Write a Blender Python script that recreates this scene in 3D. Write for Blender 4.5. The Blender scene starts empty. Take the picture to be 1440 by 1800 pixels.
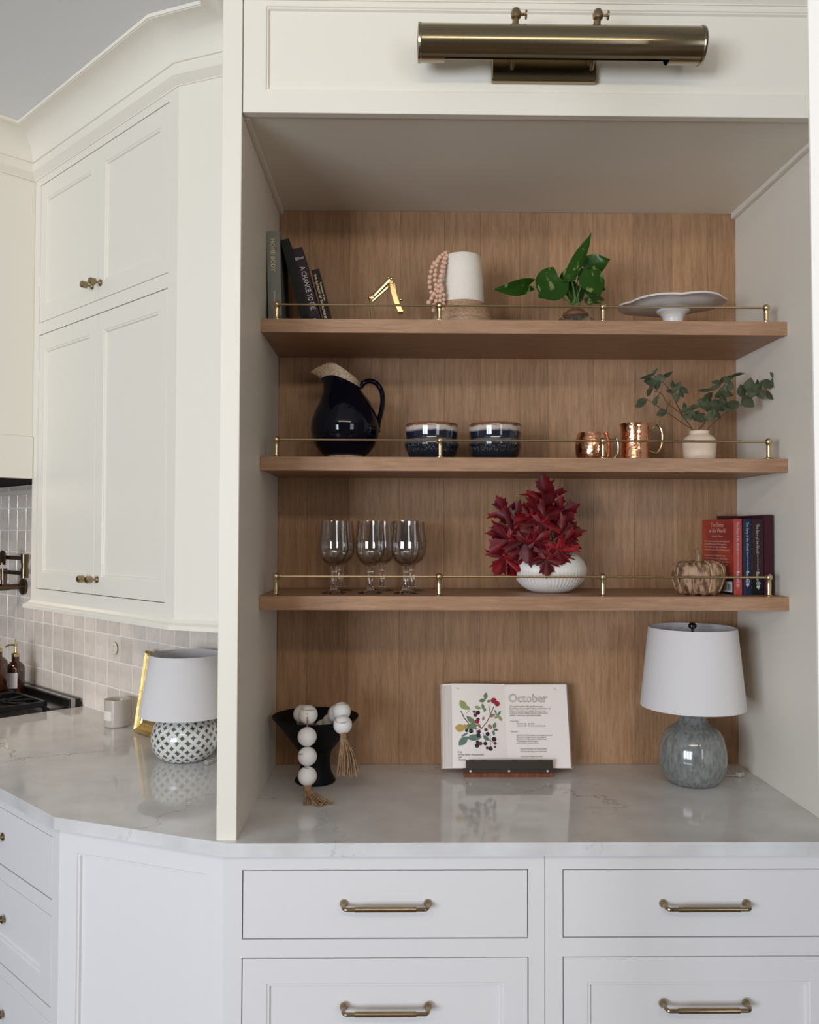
import bpy, bmesh, math, random
from mathutils import Vector, Matrix, noise
PI = math.pi
rnd = random.Random(7)
C = bpy.context.scene.collection
sc = bpy.context.scene

# ------------------------------------------------------------------ camera
cam_data = bpy.data.cameras.new('camera')
cam_data.sensor_fit = 'AUTO'
cam_data.sensor_width = 36.0
cam_data.lens = 1521.2 / 1800 * 36.0
cam_data.clip_start = 0.05
cam = bpy.data.objects.new('camera', cam_data)
C.objects.link(cam)
YAW, PITCH, ROLL = 0.0148, 0.0232, 0.0031
fw = Vector((math.sin(YAW)*math.cos(PITCH), math.cos(YAW)*math.cos(PITCH), math.sin(PITCH)))
rt = Vector((math.cos(YAW), -math.sin(YAW), 0)); up = rt.cross(fw)
r2 = rt*math.cos(ROLL)+up*math.sin(ROLL); u2 = -rt*math.sin(ROLL)+up*math.cos(ROLL)
m = Matrix((r2, u2, -fw)).transposed().to_4x4()
m.translation = (0, -1.9, 0.6769)           # z = 0 is the worktop surface
cam.matrix_world = m
sc.camera = cam

# ------------------------------------------------------------------ light and exposure
sc.view_settings.view_transform = 'Standard'
sc.view_settings.look = 'None'
sc.view_settings.gamma = 1.0
sc.view_settings.use_curve_mapping = False
sc.view_settings.exposure = 0.0
world = bpy.data.worlds.new('room_glow'); sc.world = world
world.use_nodes = True
bgn = world.node_tree.nodes['Background']
bgn.inputs[0].default_value = (1.0, 0.93, 0.84, 1); bgn.inputs[1].default_value = 0.115

def area_light(name, loc, target, w, h, power, col):
    d = bpy.data.lights.new(name, 'AREA'); d.shape = 'RECTANGLE'; d.size = w; d.size_y = h
    d.energy = power; d.color = col
    o = bpy.data.objects.new(name, d); C.objects.link(o)
    o.location = loc
    o.rotation_euler = (Vector(target)-Vector(loc)).to_track_quat('-Z', 'Y').to_euler()
    return o
for i in range(3):      # a row of three windows behind the camera to the left
    q = Vector((-3.2, -5.0, 0.65)) + (i-1)*0.85*Vector((0.82, -0.574, 0)).normalized()
    area_light('window_light', q, q+Vector((0.574, 0.82, 0)), 0.68, 1.6, 78, (0.80, 0.885, 1.0))
area_light('glass_door_light', (2.3, -4.6, 0.9), (0.1, 0.4, 0.8), 1.1, 1.7, 31, (0.86, 0.91, 1.0))   # glass door behind, to the right
area_light('ceiling_light', (0.0, -2.9, 1.95), (0.2, -0.6, 0.8), 2.6, 0.22, 24, (1.0, 0.87, 0.66))
area_light('hood_light', (-1.75, 1.15, 0.86), (-1.75, 1.15, 0), 0.18, 0.18, 3.0, (1.0, 0.84, 0.66))

# ------------------------------------------------------------------ materials
def S(r, g, b):
    f = lambda c: c/12.92 if c <= 0.04045 else ((c+0.055)/1.055)**2.4
    return (f(r/255), f(g/255), f(b/255), 1)
MATS = {}
def mat(name, col, rough=0.5, metal=0.0, var=0.0, vscale=20.0, bump=0.0, bscale=80.0, spec=0.5, col2=None, stretch=None, coat=0.0, trans=0.0, ior=1.45, sheen=0.0, rand=0.0, lo=0.4, hi=0.6):
    if name in MATS: return MATS[name]
    mt = bpy.data.materials.new(name); mt.use_nodes = True
    nt = mt.node_tree; N = nt.nodes; L = nt.links
    b = N['Principled BSDF']
    b.inputs['Base Color'].default_value = col
    b.inputs['Roughness'].default_value = rough
    b.inputs['Metallic'].default_value = metal
    b.inputs['Specular IOR Level'].default_value = spec
    b.inputs['Coat Weight'].default_value = coat
    b.inputs['Coat Roughness'].default_value = 0.05
    b.inputs['Transmission Weight'].default_value = trans
    b.inputs['IOR'].default_value = ior
    tc = N.new('ShaderNodeTexCoord'); vec = tc.outputs['Object']
    if stretch:
        mp = N.new('ShaderNodeMapping'); mp.inputs['Scale'].default_value = stretch
        L.new(vec, mp.inputs[0]); vec = mp.outputs[0]
    last = None
    if col2 is not None or var > 0:
        nz = N.new('ShaderNodeTexNoise'); nz.inputs['Scale'].default_value = vscale; nz.inputs['Detail'].default_value = 5
        L.new(vec, nz.inputs['Vector'])
        rp = N.new('ShaderNodeValToRGB')
        rp.color_ramp.elements[0].position = lo; rp.color_ramp.elements[1].position = hi
        c2 = col2 if col2 is not None else tuple(min(1, c*(1-var)) for c in col[:3])+(1,)
        rp.color_ramp.elements[0].color = c2; rp.color_ramp.elements[1].color = col
        L.new(nz.outputs[0], rp.inputs[0]); last = rp.outputs[0]
    if rand > 0:
        oi = N.new('ShaderNodeObjectInfo')
        mr = N.new('ShaderNodeMapRange'); mr.inputs[3].default_value = 1-rand; mr.inputs[4].default_value = 1+rand*0.6
        L.new(oi.outputs['Random'], mr.inputs[0])
        hs = N.new('ShaderNodeHueSaturation'); L.new(mr.outputs[0], hs.inputs['Value'])
        if last: L.new(last, hs.inputs['Color'])
        else: hs.inputs['Color'].default_value = col
        last = hs.outputs[0]
    if last: L.new(last, b.inputs['Base Color'])
    if bump > 0:
        nb = N.new('ShaderNodeTexNoise'); nb.inputs['Scale'].default_value = bscale; nb.inputs['Detail'].default_value = 3
        L.new(vec, nb.inputs['Vector'])
        bp = N.new('ShaderNodeBump'); bp.inputs['Strength'].default_value = bump; bp.inputs['Distance'].default_value = 0.002
        L.new(nb.outputs[0], bp.inputs['Height']); L.new(bp.outputs[0], b.inputs['Normal'])
    MATS[name] = mt
    return mt

PAINT = mat('cream_paint', (0.82, 0.77, 0.67, 1), 0.42, bump=0.03, bscale=260)  # upper copy of the cabinet paint, warm light put into its tint
PAINT_COOL_LIT = mat('cool_lit_paint', (0.77, 0.75, 0.75, 1), 0.40, bump=0.03, bscale=260)  # same cabinet paint low down, cool light put into its tint
LIT_STRIP = mat('lit_strip_white', (0.93, 0.89, 0.83, 1), 0.5)  # right-hand strip: its window brightness is put into a whiter colour
CEIL = mat('ceiling_paint', (0.80, 0.80, 0.80, 1), 0.9)
FLOORM = mat('oak_floor', (0.20, 0.14, 0.095, 1), 0.4, var=0.3, vscale=8, stretch=(1, 8, 1))
def wood_mat(name, stretch, a, b_, rand):
    mt = bpy.data.materials.new(name); mt.use_nodes = True
    nt = mt.node_tree; N = nt.nodes; L = nt.links; bs = N['Principled BSDF']
    bs.inputs['Roughness'].default_value = 0.42; bs.inputs['Specular IOR Level'].default_value = 0.35
    geo = N.new('ShaderNodeNewGeometry')
    oi = N.new('ShaderNodeObjectInfo')
    ad = N.new('ShaderNodeVectorMath'); ad.operation = 'MULTIPLY_ADD'
    cmb = N.new('ShaderNodeCombineXYZ')
    for k in range(3): L.new(oi.outputs['Random'], cmb.inputs[k])
    L.new(cmb.outputs[0], ad.inputs[0]); ad.inputs[1].default_value = (9, 9, 9); L.new(geo.outputs['Position'], ad.inputs[2])
    mp = N.new('ShaderNodeMapping'); mp.inputs['Scale'].default_value = stretch; L.new(ad.outputs[0], mp.inputs[0])
    n1 = N.new('ShaderNodeTexNoise'); n1.inputs['Scale'].default_value = 1.0; n1.inputs['Detail'].default_value = 8; n1.inputs['Distortion'].default_value = 0.6
    L.new(mp.outputs[0], n1.inputs['Vector'])
    mp2 = N.new('ShaderNodeMapping'); mp2.inputs['Scale'].default_value = tuple(s*5 for s in stretch); L.new(ad.outputs[0], mp2.inputs[0])
    n2 = N.new('ShaderNodeTexNoise'); n2.inputs['Scale'].default_value = 1.0; n2.inputs['Detail'].default_value = 4
    L.new(mp2.outputs[0], n2.inputs['Vector'])
    mx = N.new('ShaderNodeMath'); mx.operation = 'MULTIPLY_ADD'; mx.inputs[1].default_value = 0.55
    L.new(n2.outputs[0], mx.inputs[0]); L.new(n1.outputs[0], mx.inputs[2])
    rp = N.new('ShaderNodeValToRGB'); rp.color_ramp.elements[0].position = 0.55; rp.color_ramp.elements[1].position = 0.98
    rp.color_ramp.elements[0].color = b_; rp.color_ramp.elements[1].color = a
    L.new(mx.outputs[0], rp.inputs[0])
    mr = N.new('ShaderNodeMapRange'); mr.inputs[3].default_value = 1-rand; mr.inputs[4].default_value = 1+rand
    L.new(oi.outputs['Random'], mr.inputs[0])
    hs = N.new('ShaderNodeHueSaturation'); L.new(rp.outputs[0], hs.inputs['Color']); L.new(mr.outputs[0], hs.inputs['Value'])
    L.new(hs.outputs[0], bs.inputs['Base Color'])
    bp = N.new('ShaderNodeBump'); bp.inputs['Strength'].default_value = 0.15; bp.inputs['Distance'].default_value = 0.001
    L.new(mx.outputs[0], bp.inputs['Height']); L.new(bp.outputs[0], bs.inputs['Normal'])
    return mt
WOOD_V = wood_mat('brown_oak_vertical', (110, 110, 9), (0.42, 0.240, 0.128, 1), (0.280, 0.154, 0.079, 1), 0.10)
WOOD_H = wood_mat('brown_oak_horizontal', (9, 110, 110), (0.42, 0.240, 0.140, 1), (0.295, 0.163, 0.092, 1), 0.03)

def quartz():
    mt = bpy.data.materials.new('veined_quartz'); mt.use_nodes = True
    nt = mt.node_tree; N = nt.nodes; L = nt.links; bs = N['Principled BSDF']
    bs.inputs['Roughness'].default_value = 0.075; bs.inputs['Specular IOR Level'].default_value = 0.5
    tc = N.new('ShaderNodeTexCoord')
    # cloudy base
    n0 = N.new('ShaderNodeTexNoise'); n0.inputs['Scale'].default_value = 7; n0.inputs['Detail'].default_value = 6
    L.new(tc.outputs['Object'], n0.inputs['Vector'])
    r0 = N.new('ShaderNodeValToRGB'); r0.color_ramp.elements[0].color = (0.63, 0.615, 0.605, 1); r0.color_ramp.elements[1].color = (0.74, 0.735, 0.73, 1)
    r0.color_ramp.elements[0].position = 0.35; r0.color_ramp.elements[1].position = 0.65
    L.new(n0.outputs[0], r0.inputs[0])
    # thin veins: edges of distorted cells
    nd = N.new('ShaderNodeTexNoise'); nd.inputs['Scale'].default_value = 5; nd.inputs['Detail'].default_value = 7; nd.inputs['Roughness'].default_value = 0.65
    L.new(tc.outputs['Object'], nd.inputs['Vector'])
    va = N.new('ShaderNodeVectorMath'); va.operation = 'MULTIPLY_ADD'; va.inputs[1].default_value = (0.30, 0.30, 0.30)
    L.new(nd.outputs['Color'], va.inputs[0]); L.new(tc.outputs['Object'], va.inputs[2])
    vo = N.new('ShaderNodeTexVoronoi'); vo.feature = 'DISTANCE_TO_EDGE'; vo.inputs['Scale'].default_value = 2.6
    L.new(va.outputs[0], vo.inputs['Vector'])
    rv = N.new('ShaderNodeValToRGB'); rv.color_ramp.elements[0].position = 0.0; rv.color_ramp.elements[1].position = 0.012
    rv.color_ramp.elements[0].color = (1, 1, 1, 1); rv.color_ramp.elements[1].color = (0, 0, 0, 1)
    L.new(vo.outputs['Distance'], rv.inputs[0])
    nm = N.new('ShaderNodeTexNoise'); nm.inputs['Scale'].default_value = 2.2
    L.new(tc.outputs['Object'], nm.inputs['Vector'])
    rm = N.new('ShaderNodeValToRGB'); rm.color_ramp.elements[0].position = 0.46; rm.color_ramp.elements[1].position = 0.66
    L.new(nm.outputs[0], rm.inputs[0])
    ml = N.new('ShaderNodeMath'); ml.operation = 'MULTIPLY'; L.new(rv.outputs[0], ml.inputs[0]); L.new(rm.outputs[0], ml.inputs[1])
    mx = N.new('ShaderNodeMix'); mx.data_type = 'RGBA'
    L.new(ml.outputs[0], mx.inputs[0]); L.new(r0.outputs[0], mx.inputs[6]); mx.inputs[7].default_value = (0.30, 0.28, 0.27, 1)
    L.new(mx.outputs[2], bs.inputs['Base Color'])
    return mt
QUARTZ = quartz()
TILE = mat('glazed_handmade_tile', (0.84, 0.745, 0.66, 1), 0.12, var=0.12, vscale=14, bump=0.25, bscale=22, rand=0.13, spec=0.6)
GROUT = mat('pale_grout', (0.86, 0.82, 0.77, 1), 0.9)
BRASS = mat('satin_brass', (0.62, 0.49, 0.29, 1), 0.27, 1.0)
ABRASS = mat('aged_brass', (0.37, 0.28, 0.165, 1), 0.30, 1.0, var=0.15, vscale=60)
BRONZE = mat('brushed_bronze_brass', (0.33, 0.275, 0.18, 1), 0.19, 1.0, var=0.12, vscale=1, stretch=(2, 300, 300))
GOLD = mat('polished_gold_brass', (0.66, 0.50, 0.25, 1), 0.2, 1.0)
DBRONZE = mat('dark_bronze', (0.15, 0.105, 0.07, 1), 0.25, 1.0)
BLACK = mat('black_iron', (0.007, 0.007, 0.008, 1), 0.35, spec=0.35)
STEEL = mat('brushed_steel', (0.42, 0.40, 0.38, 1), 0.3, 1.0)
DARKIN = mat('dark_interior', (0.015, 0.014, 0.013, 1), 0.8, spec=0.1)
NAVY = mat('navy_black_glaze', (0.002, 0.0025, 0.008, 1), 0.05, spec=0.42)
STONEWARE = mat('speckled_stoneware', (0.58, 0.45, 0.33, 1), 0.55, col2=(0.40, 0.28, 0.19, 1), vscale=160)
WHITE = mat('white_ceramic', (0.80, 0.76, 0.72, 1), 0.25)
MATTEW = mat('matte_white_ceramic', (0.82, 0.79, 0.74, 1), 0.6)
CREAMG = mat('cream_speckle_glaze', (0.82, 0.75, 0.66, 1), 0.3, col2=(0.70, 0.60, 0.50, 1), vscale=220, lo=0.25, hi=0.42)
SANDY = mat('sandy_stoneware', (0.50, 0.33, 0.20, 1), 0.7, col2=(0.34, 0.20, 0.12, 1), vscale=260, bump=0.1, bscale=300)
BUFF = mat('buff_clay', (0.76, 0.60, 0.45, 1), 0.65, var=0.05)
COPPER = None
LEAFG = mat('pothos_leaf', (0.045, 0.14, 0.018, 1), 0.28, col2=(0.38, 0.45, 0.17, 1), vscale=34, stretch=(1, 1, 0.45), lo=0.37, hi=0.395)
LEAFE = mat('dusty_green_leaf', (0.155, 0.18, 0.095, 1), 0.55, var=0.35, vscale=30, rand=0.25)
STEMB = mat('brown_twig', (0.10, 0.05, 0.03, 1), 0.7)
STEMG = mat('green_stem', (0.09, 0.16, 0.04, 1), 0.5)
MAPLE = mat('crimson_maple_leaf', (0.42, 0.016, 0.024, 1), 0.42, col2=(0.15, 0.005, 0.013, 1), vscale=22, rand=0.38)
PINKB = mat('blush_wood_bead', (0.70, 0.44, 0.315, 1), 0.55, var=0.15, vscale=60)
WBEAD = mat('whitewashed_wood', (0.80, 0.77, 0.75, 1), 0.6, col2=(0.42, 0.36, 0.30, 1), vscale=40, stretch=(0.25, 0.25, 2.2), lo=0.355, hi=0.385)
JUTE = mat('jute', (0.36, 0.22, 0.12, 1), 0.85, var=0.35, vscale=90)
LINEN = mat('white_linen_shade', (0.68, 0.65, 0.645, 1), 0.85, bump=0.12, bscale=500)
GREYG = mat('grey_crackle_glaze', (0.235, 0.238, 0.222, 1), 0.12, col2=(0.135, 0.142, 0.133, 1), vscale=110, stretch=(1, 1, 0.35), lo=0.35, hi=0.65, coat=0.5, bump=0.08, bscale=120)
NICKEL = mat('dark_nickel', (0.11, 0.10, 0.10, 1), 0.2, 1.0)
GILT = mat('gilded_wood', (0.75, 0.53, 0.20, 1), 0.32, 0.85, bump=0.25, bscale=90, var=0.25, vscale=50)
AMBER = mat('amber_glass', (0.055, 0.017, 0.005, 1), 0.06, spec=0.7, coat=0.5)
PAPER = mat('paper', (0.86, 0.775, 0.72, 1), 0.8)
PAGEEDGE = mat('page_edges', (0.74, 0.65, 0.58, 1), 0.85, var=0.2, vscale=1, stretch=(600, 2, 2))
INK = mat('ink', (0.10, 0.085, 0.08, 1), 0.8)
INKP = mat('pale_ink', (0.36, 0.30, 0.28, 1), 0.8)
PUMPK = mat('carved_mango_wood', (0.44, 0.27, 0.16, 1), 0.5, col2=(0.12, 0.055, 0.028, 1), vscale=62, stretch=(1.5, 1.5, 0.6), lo=0.40, hi=0.60, bump=0.7, bscale=40)
PUMPD = mat('dark_groove_wood', (0.16, 0.085, 0.05, 1), 0.6, col2=(0.45, 0.30, 0.18, 1), vscale=40)
CHERRY = mat('cherry_wood', (0.25, 0.075, 0.035, 1), 0.35, var=0.4, vscale=6, stretch=(12, 2, 2))
CLEAR = None
def glass_mat(name, tint, refl_rough=0.02, dens=0.10, base=0.06):
    mt = bpy.data.materials.new(name); mt.use_nodes = True
    nt = mt.node_tree; N = nt.nodes; L = nt.links
    for n in list(N):
        if n.type != 'OUTPUT_MATERIAL': N.remove(n)
    out = [n for n in N if n.type == 'OUTPUT_MATERIAL'][0]
    tr = N.new('ShaderNodeBsdfTransparent')
    lw2 = N.new('ShaderNodeLayerWeight'); lw2.inputs[0].default_value = 0.5
    ed = N.new('ShaderNodeValToRGB'); ed.color_ramp.elements[0].position = 0.45; ed.color_ramp.elements[0].color = tint; ed.color_ramp.elements[1].position = 1.0; ed.color_ramp.elements[1].color = (0.22, 0.195, 0.18, 1)  # darker edge tint stands in for refraction in the glass
    L.new(lw2.outputs['Facing'], ed.inputs[0]); L.new(ed.outputs[0], tr.inputs[0])
    gl = N.new('ShaderNodeBsdfGlossy'); gl.inputs['Roughness'].default_value = refl_rough; gl.inputs[0].default_value = (1, 1, 1, 1)
    lw = N.new('ShaderNodeLayerWeight'); lw.inputs[0].default_value = 0.35
    mr = N.new('ShaderNodeMapRange'); mr.inputs[3].default_value = base; mr.inputs[4].default_value = 0.55
    L.new(lw.outputs['Facing'], mr.inputs[0])
    pw = N.new('ShaderNodeMath'); pw.operation = 'POWER'; pw.inputs[1].default_value = 1.6
    L.new(mr.outputs[0], pw.inputs[0])
    mx = N.new('ShaderNodeMixShader'); L.new(mr.outputs[0], mx.inputs[0]); L.new(tr.outputs[0], mx.inputs[1]); L.new(gl.outputs[0], mx.inputs[2])
    L.new(mx.outputs[0], out.inputs[0])
    return mt
SOLIDG = mat('solid_glass', (0.97, 0.96, 0.95, 1), 0.0, trans=1.0, ior=1.5)
CLEAR = glass_mat('clear_glass', (0.93, 0.92, 0.91, 1))
FROST = mat('smoky_candle_glass', (0.74, 0.67, 0.59, 1), 0.15, trans=0.35, spec=0.6)
def copper():
    mt = bpy.data.materials.new('hammered_copper'); mt.use_nodes = True
    nt = mt.node_tree; N = nt.nodes; L = nt.links; b = N['Principled BSDF']
    b.inputs['Base Color'].default_value = (0.72, 0.36, 0.22, 1); b.inputs['Metallic'].default_value = 1; b.inputs['Roughness'].default_value = 0.17
    tc = N.new('ShaderNodeTexCoord')
    v = N.new('ShaderNodeTexVoronoi'); v.inputs['Scale'].default_value = 125
    L.new(tc.outputs['Object'], v.inputs['Vector'])
    bp = N.new('ShaderNodeBump'); bp.inputs['Strength'].default_value = 0.28; bp.inputs['Distance'].default_value = 0.002
    L.new(v.outputs['Distance'], bp.inputs['Height']); L.new(bp.outputs[0], b.inputs['Normal'])
    return mt
COPPER = copper()
def ramp_z(name, stops, rough, coat=0.4, speckle=None, bumpv=0.0):
    """colour bands by height (object z), for dipped glazes"""
    mt = bpy.data.materials.new(name); mt.use_nodes = True
    nt = mt.node_tree; N = nt.nodes; L = nt.links; b = N['Principled BSDF']
    b.inputs['Roughness'].default_value = rough; b.inputs['Coat Weight'].default_value = coat
    tc = N.new('ShaderNodeTexCoord'); sp = N.new('ShaderNodeSeparateXYZ'); L.new(tc.outputs['Object'], sp.inputs[0])
    nz = N.new('ShaderNodeTexNoise'); nz.inputs['Scale'].default_value = 45; L.new(tc.outputs['Object'], nz.inputs['Vector'])
    ma = N.new('ShaderNodeMath'); ma.operation = 'MULTIPLY_ADD'; ma.inputs[1].default_value = 0.008; L.new(nz.outputs[0], ma.inputs[0]); L.new(sp.outputs[2], ma.inputs[2])
    zmax = stops[-1][0]
    mr = N.new('ShaderNodeMapRange'); mr.inputs[1].default_value = 0.004; mr.inputs[2].default_value = zmax+0.004; L.new(ma.outputs[0], mr.inputs[0])
    rp = N.new('ShaderNodeValToRGB'); cr = rp.color_ramp
    while len(cr.elements) < len(stops): cr.elements.new(0.5)
    for e, (z, c) in zip(cr.elements, stops): e.position = z/zmax; e.color = c
    L.new(mr.outputs[0], rp.inputs[0])
    col = rp.outputs[0]
    if speckle:
        z0, z1, c = speckle
        vz = N.new('ShaderNodeTexNoise'); vz.inputs['Scale'].default_value = 330; vz.inputs['Detail'].default_value = 2
        mp = N.new('ShaderNodeMapping'); mp.inputs['Scale'].default_value = (1, 1, 0.45); L.new(tc.outputs['Object'], mp.inputs[0]); L.new(mp.outputs[0], vz.inputs['Vector'])
        t = N.new('ShaderNodeMath'); t.operation = 'GREATER_THAN'; t.inputs[1].default_value = 0.585; L.new(vz.outputs[0], t.inputs[0])
        g1 = N.new('ShaderNodeMath'); g1.operation = 'GREATER_THAN'; g1.inputs[1].default_value = z0; L.new(sp.outputs[2], g1.inputs[0])
        g2 = N.new('ShaderNodeMath'); g2.operation = 'LESS_THAN'; g2.inputs[1].default_value = z1; L.new(sp.outputs[2], g2.inputs[0])
        a1 = N.new('ShaderNodeMath'); a1.operation = 'MULTIPLY'; L.new(g1.outputs[0], a1.inputs[0]); L.new(g2.outputs[0], a1.inputs[1])
        a2 = N.new('ShaderNodeMath'); a2.operation = 'MULTIPLY'; L.new(a1.outputs[0], a2.inputs[0]); L.new(t.outputs[0], a2.inputs[1])
        mx = N.new('ShaderNodeMix'); mx.data_type = 'RGBA'; L.new(a2.outputs[0], mx.inputs[0]); L.new(col, mx.inputs[6]); mx.inputs[7].default_value = c
        col = mx.outputs[2]
    L.new(col, b.inputs['Base Color'])
    return mt
BOWLM = ramp_z('dipped_bowl_glaze', [(0, (0.008, 0.012, 0.017, 1)), (0.046, (0.01, 0.014, 0.02, 1)), (0.056, (0.16, 0.17, 0.19, 1)), (0.062, (0.012, 0.013, 0.025, 1)), (0.080, (0.014, 0.014, 0.03, 1)), (0.086, (0.50, 0.45, 0.41, 1)), (0.094, (0.52, 0.43, 0.36, 1)), (0.0965, (0.20, 0.08, 0.035, 1)), (0.104, (0.13, 0.05, 0.022, 1))], 0.1, speckle=(0.026, 0.054, (0.11, 0.11, 0.115, 1)))  # pale stop at the ridge is a highlight painted into the glaze

# ------------------------------------------------------------------ mesh helpers
def add_box(bm, lo, hi, bv=0.0, M=None):
    r = bmesh.ops.create_cube(bm, size=1.0)
    lo = Vector(lo); hi = Vector(hi)
    vs = r['verts']
    for v in vs:
        v.co = Vector((lo[i]+(hi[i]-lo[i])*(v.co[i]+0.5) for i in range(3)))
    if bv > 0:
        es = list({e for v in vs for e in v.link_edges})
        rb = bmesh.ops.bevel(bm, geom=es, offset=bv, segments=1, affect='EDGES', profile=0.5)
        vs = list({v for f in rb['faces'] for v in f.verts} | {v for v in vs if v.is_valid})
    if M is not None:
        for v in vs: v.co = M @ v.co
    return vs
def add_lathe(bm, prof, seg=32, M=None, mod=None, close=False):
    """prof: list of (r, z)"""
    rings = []
    for r, z in prof:
        if r < 1e-6:
            rings.append([bm.verts.new((0, 0, z))])
        else:
            ring = []
            for k in range(seg):
                t = 2*PI*k/seg
                p = Vector((r*math.cos(t), r*math.sin(t), z))
                if mod: p = mod(p, t)
                ring.append(bm.verts.new(p))
            rings.append(ring)
    for a, b in zip(rings, rings[1:]):
        for k in range(seg):
            k2 = (k+1) % seg
            if len(a) == 1 and len(b) == 1: continue
            if len(a) == 1: bm.faces.new((a[0], b[k2], b[k]))
            elif len(b) == 1: bm.faces.new((a[k], a[k2], b[0]))
            else: bm.faces.new((a[k], a[k2], b[k2], b[k]))
    if M is not None:
        for ring in rings:
            for v in ring: v.co = M @ v.co
    return rings
def smooth_path(pts, n=6):
    """Catmull-Rom through the points"""
    P = [Vector(p) for p in pts]
    if len(P) < 3: return P
    P = [P[0]*2-P[1]] + P + [P[-1]*2-P[-2]]
    out = []
    for i in range(1, len(P)-2):
        for k in range(n):
            t = k/n
            a, b, c, d = P[i-1], P[i], P[i+1], P[i+2]
            out.append(0.5*((2*b)+(c-a)*t+(2*a-5*b+4*c-d)*t*t+(3*b-a-3*c+d)*t*t*t))
    out.append(P[-2])
    return out
def add_tube(bm, pts, r, seg=8, cap=True, flat=None):
    pts = [Vector(p) for p in pts]
    rs = r if isinstance(r, (list, tuple)) else [r]*len(pts)
    prev = None; rings = []
    for i, p in enumerate(pts):
        d = (pts[min(i+1, len(pts)-1)]-pts[max(i-1, 0)]).normalized()
        if prev is None:
            u = d.cross(Vector((0, 0, 1)))
            if u.length < 1e-3: u = d.cross(Vector((0, 1, 0)))
        else:
            u = prev - d*prev.dot(d)
        u.normalize(); prev = u; w = d.cross(u)
        f = flat or (1, 1)
        rings.append([bm.verts.new(p+(u*math.cos(2*PI*k/seg)*f[0]+w*math.sin(2*PI*k/seg)*f[1])*rs[i]) for k in range(seg)])
    for a, b in zip(rings, rings[1:]):
        for k in range(seg): bm.faces.new((a[k], a[(k+1) % seg], b[(k+1) % seg], b[k]))
    if cap:
        bm.faces.new(rings[0][::-1]); bm.faces.new(rings[-1])
    return rings
def add_sphere(bm, c, r, seg=16, rings=10, scale=(1, 1, 1)):
    rr = bmesh.ops.create_uvsphere(bm, u_segments=seg, v_segments=rings, radius=r)
    for v in rr['verts']: v.co = Vector((v.co[i]*scale[i] for i in range(3))) + Vector(c)
def add_prism(bm, poly, z0, z1, bv=0.0):
    a = [bm.verts.new((x, y, z0)) for x, y in poly]; b = [bm.verts.new((x, y, z1)) for x, y in poly]
    n = len(poly)
    fs = [bm.faces.new(a[::-1]), bm.faces.new(b)]
    for k in range(n): fs.append(bm.faces.new((a[k], a[(k+1) % n], b[(k+1) % n], b[k])))
    if bv > 0:
        bmesh.ops.bevel(bm, geom=[e for e in b[0].link_edges if 0] + list({e for f in (fs[1],) for e in f.edges}), offset=bv, segments=2, affect='EDGES', profile=0.5)
def rect_loops(bm, x0, x1, z0, z1, loops):
    """nested rectangles (inset, y): a shaker front with steps; x right, z up, -y faces the viewer"""
    prev = None
    for ins, y in loops:
        iz = ins[1] if isinstance(ins, tuple) else ins
        ix = ins[0] if isinstance(ins, tuple) else ins
        ring = [bm.verts.new(p) for p in ((x0+ix, y, z0+iz), (x1-ix, y, z0+iz), (x1-ix, y, z1-iz), (x0+ix, y, z1-iz))]
        if prev:
            for k in range(4): bm.faces.new((prev[k], prev[(k+1) % 4], ring[(k+1) % 4], ring[k]))
        else:
            bm.faces.new(ring[::-1])
        prev = ring
    bm.faces.new(prev)
def sweep(bm, path, prof, closed_prof=True):
    """extrude a profile of (offset to the right-hand side of travel, z) along a plan path with mitred corners"""
    P = [Vector((x, y, 0)) for x, y in path]
    rings = []
    for i, p in enumerate(P):
        def nrm(a, b):
            d = (b-a).normalized(); return Vector((d.y, -d.x, 0))
        if i == 0: o = nrm(P[0], P[1])
        elif i == len(P)-1: o = nrm(P[-2], P[-1])
        else:
            n1, n2 = nrm(P[i-1], p), nrm(p, P[i+1]); o = (n1+n2)/(1+n1.dot(n2))
        rings.append([bm.verts.new(p+o*off+Vector((0, 0, z))) for off, z in prof])
    n = len(prof)
    for a, b in zip(rings, rings[1:]):
        for k in range(n if closed_prof else n-1):
            bm.faces.new((a[k], b[k], b[(k+1) % n], a[(k+1) % n]))
    if closed_prof:
        bm.faces.new(rings[0]); bm.faces.new(rings[-1][::-1])

def mesh_of(name, bm, mt, smooth=False, ang=35):
    bmesh.ops.recalc_face_normals(bm, faces=bm.faces[:])
    me = bpy.data.meshes.new(name)
    bm.to_mesh(me); bm.free()
    if isinstance(mt, (list, tuple)):
        for q in mt: me.materials.append(q)
    else: me.materials.append(mt)
    if smooth:
        me.polygons.foreach_set('use_smooth', [True]*len(me.polygons))
        me.set_sharp_from_angle(angle=math.radians(ang))
    return me
def obj(name, bm, mt, parent=None, smooth=False, loc=None, rot=None, label=None, ang=35):
    me = bm if isinstance(bm, bpy.types.Mesh) else mesh_of(name, bm, mt, smooth, ang)
    o = bpy.data.objects.new(name, me); C.objects.link(o)
    if parent: o.parent = parent
    if loc is not None: o.location = loc
    if rot is not None: o.rotation_euler = rot
    if label: o['label'] = label
    return o
def tag(o, label, cat, group=None):
    o['label'] = label; o['category'] = cat
    if group: o['group'] = group
    return o
def thing(name, label, cat, loc=(0, 0, 0), rz=0.0, group=None):
    o = bpy.data.objects.new(name, None); C.objects.link(o)
    o.empty_display_size = 0.05
    o.location = loc; o.rotation_euler = (0, 0, rz)
    return tag(o, label, cat, group)
def struct(name, bm, mt, smooth=False):
    o = obj(name, bm, mt, None, smooth); o['kind'] = 'structure'; return o
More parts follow.
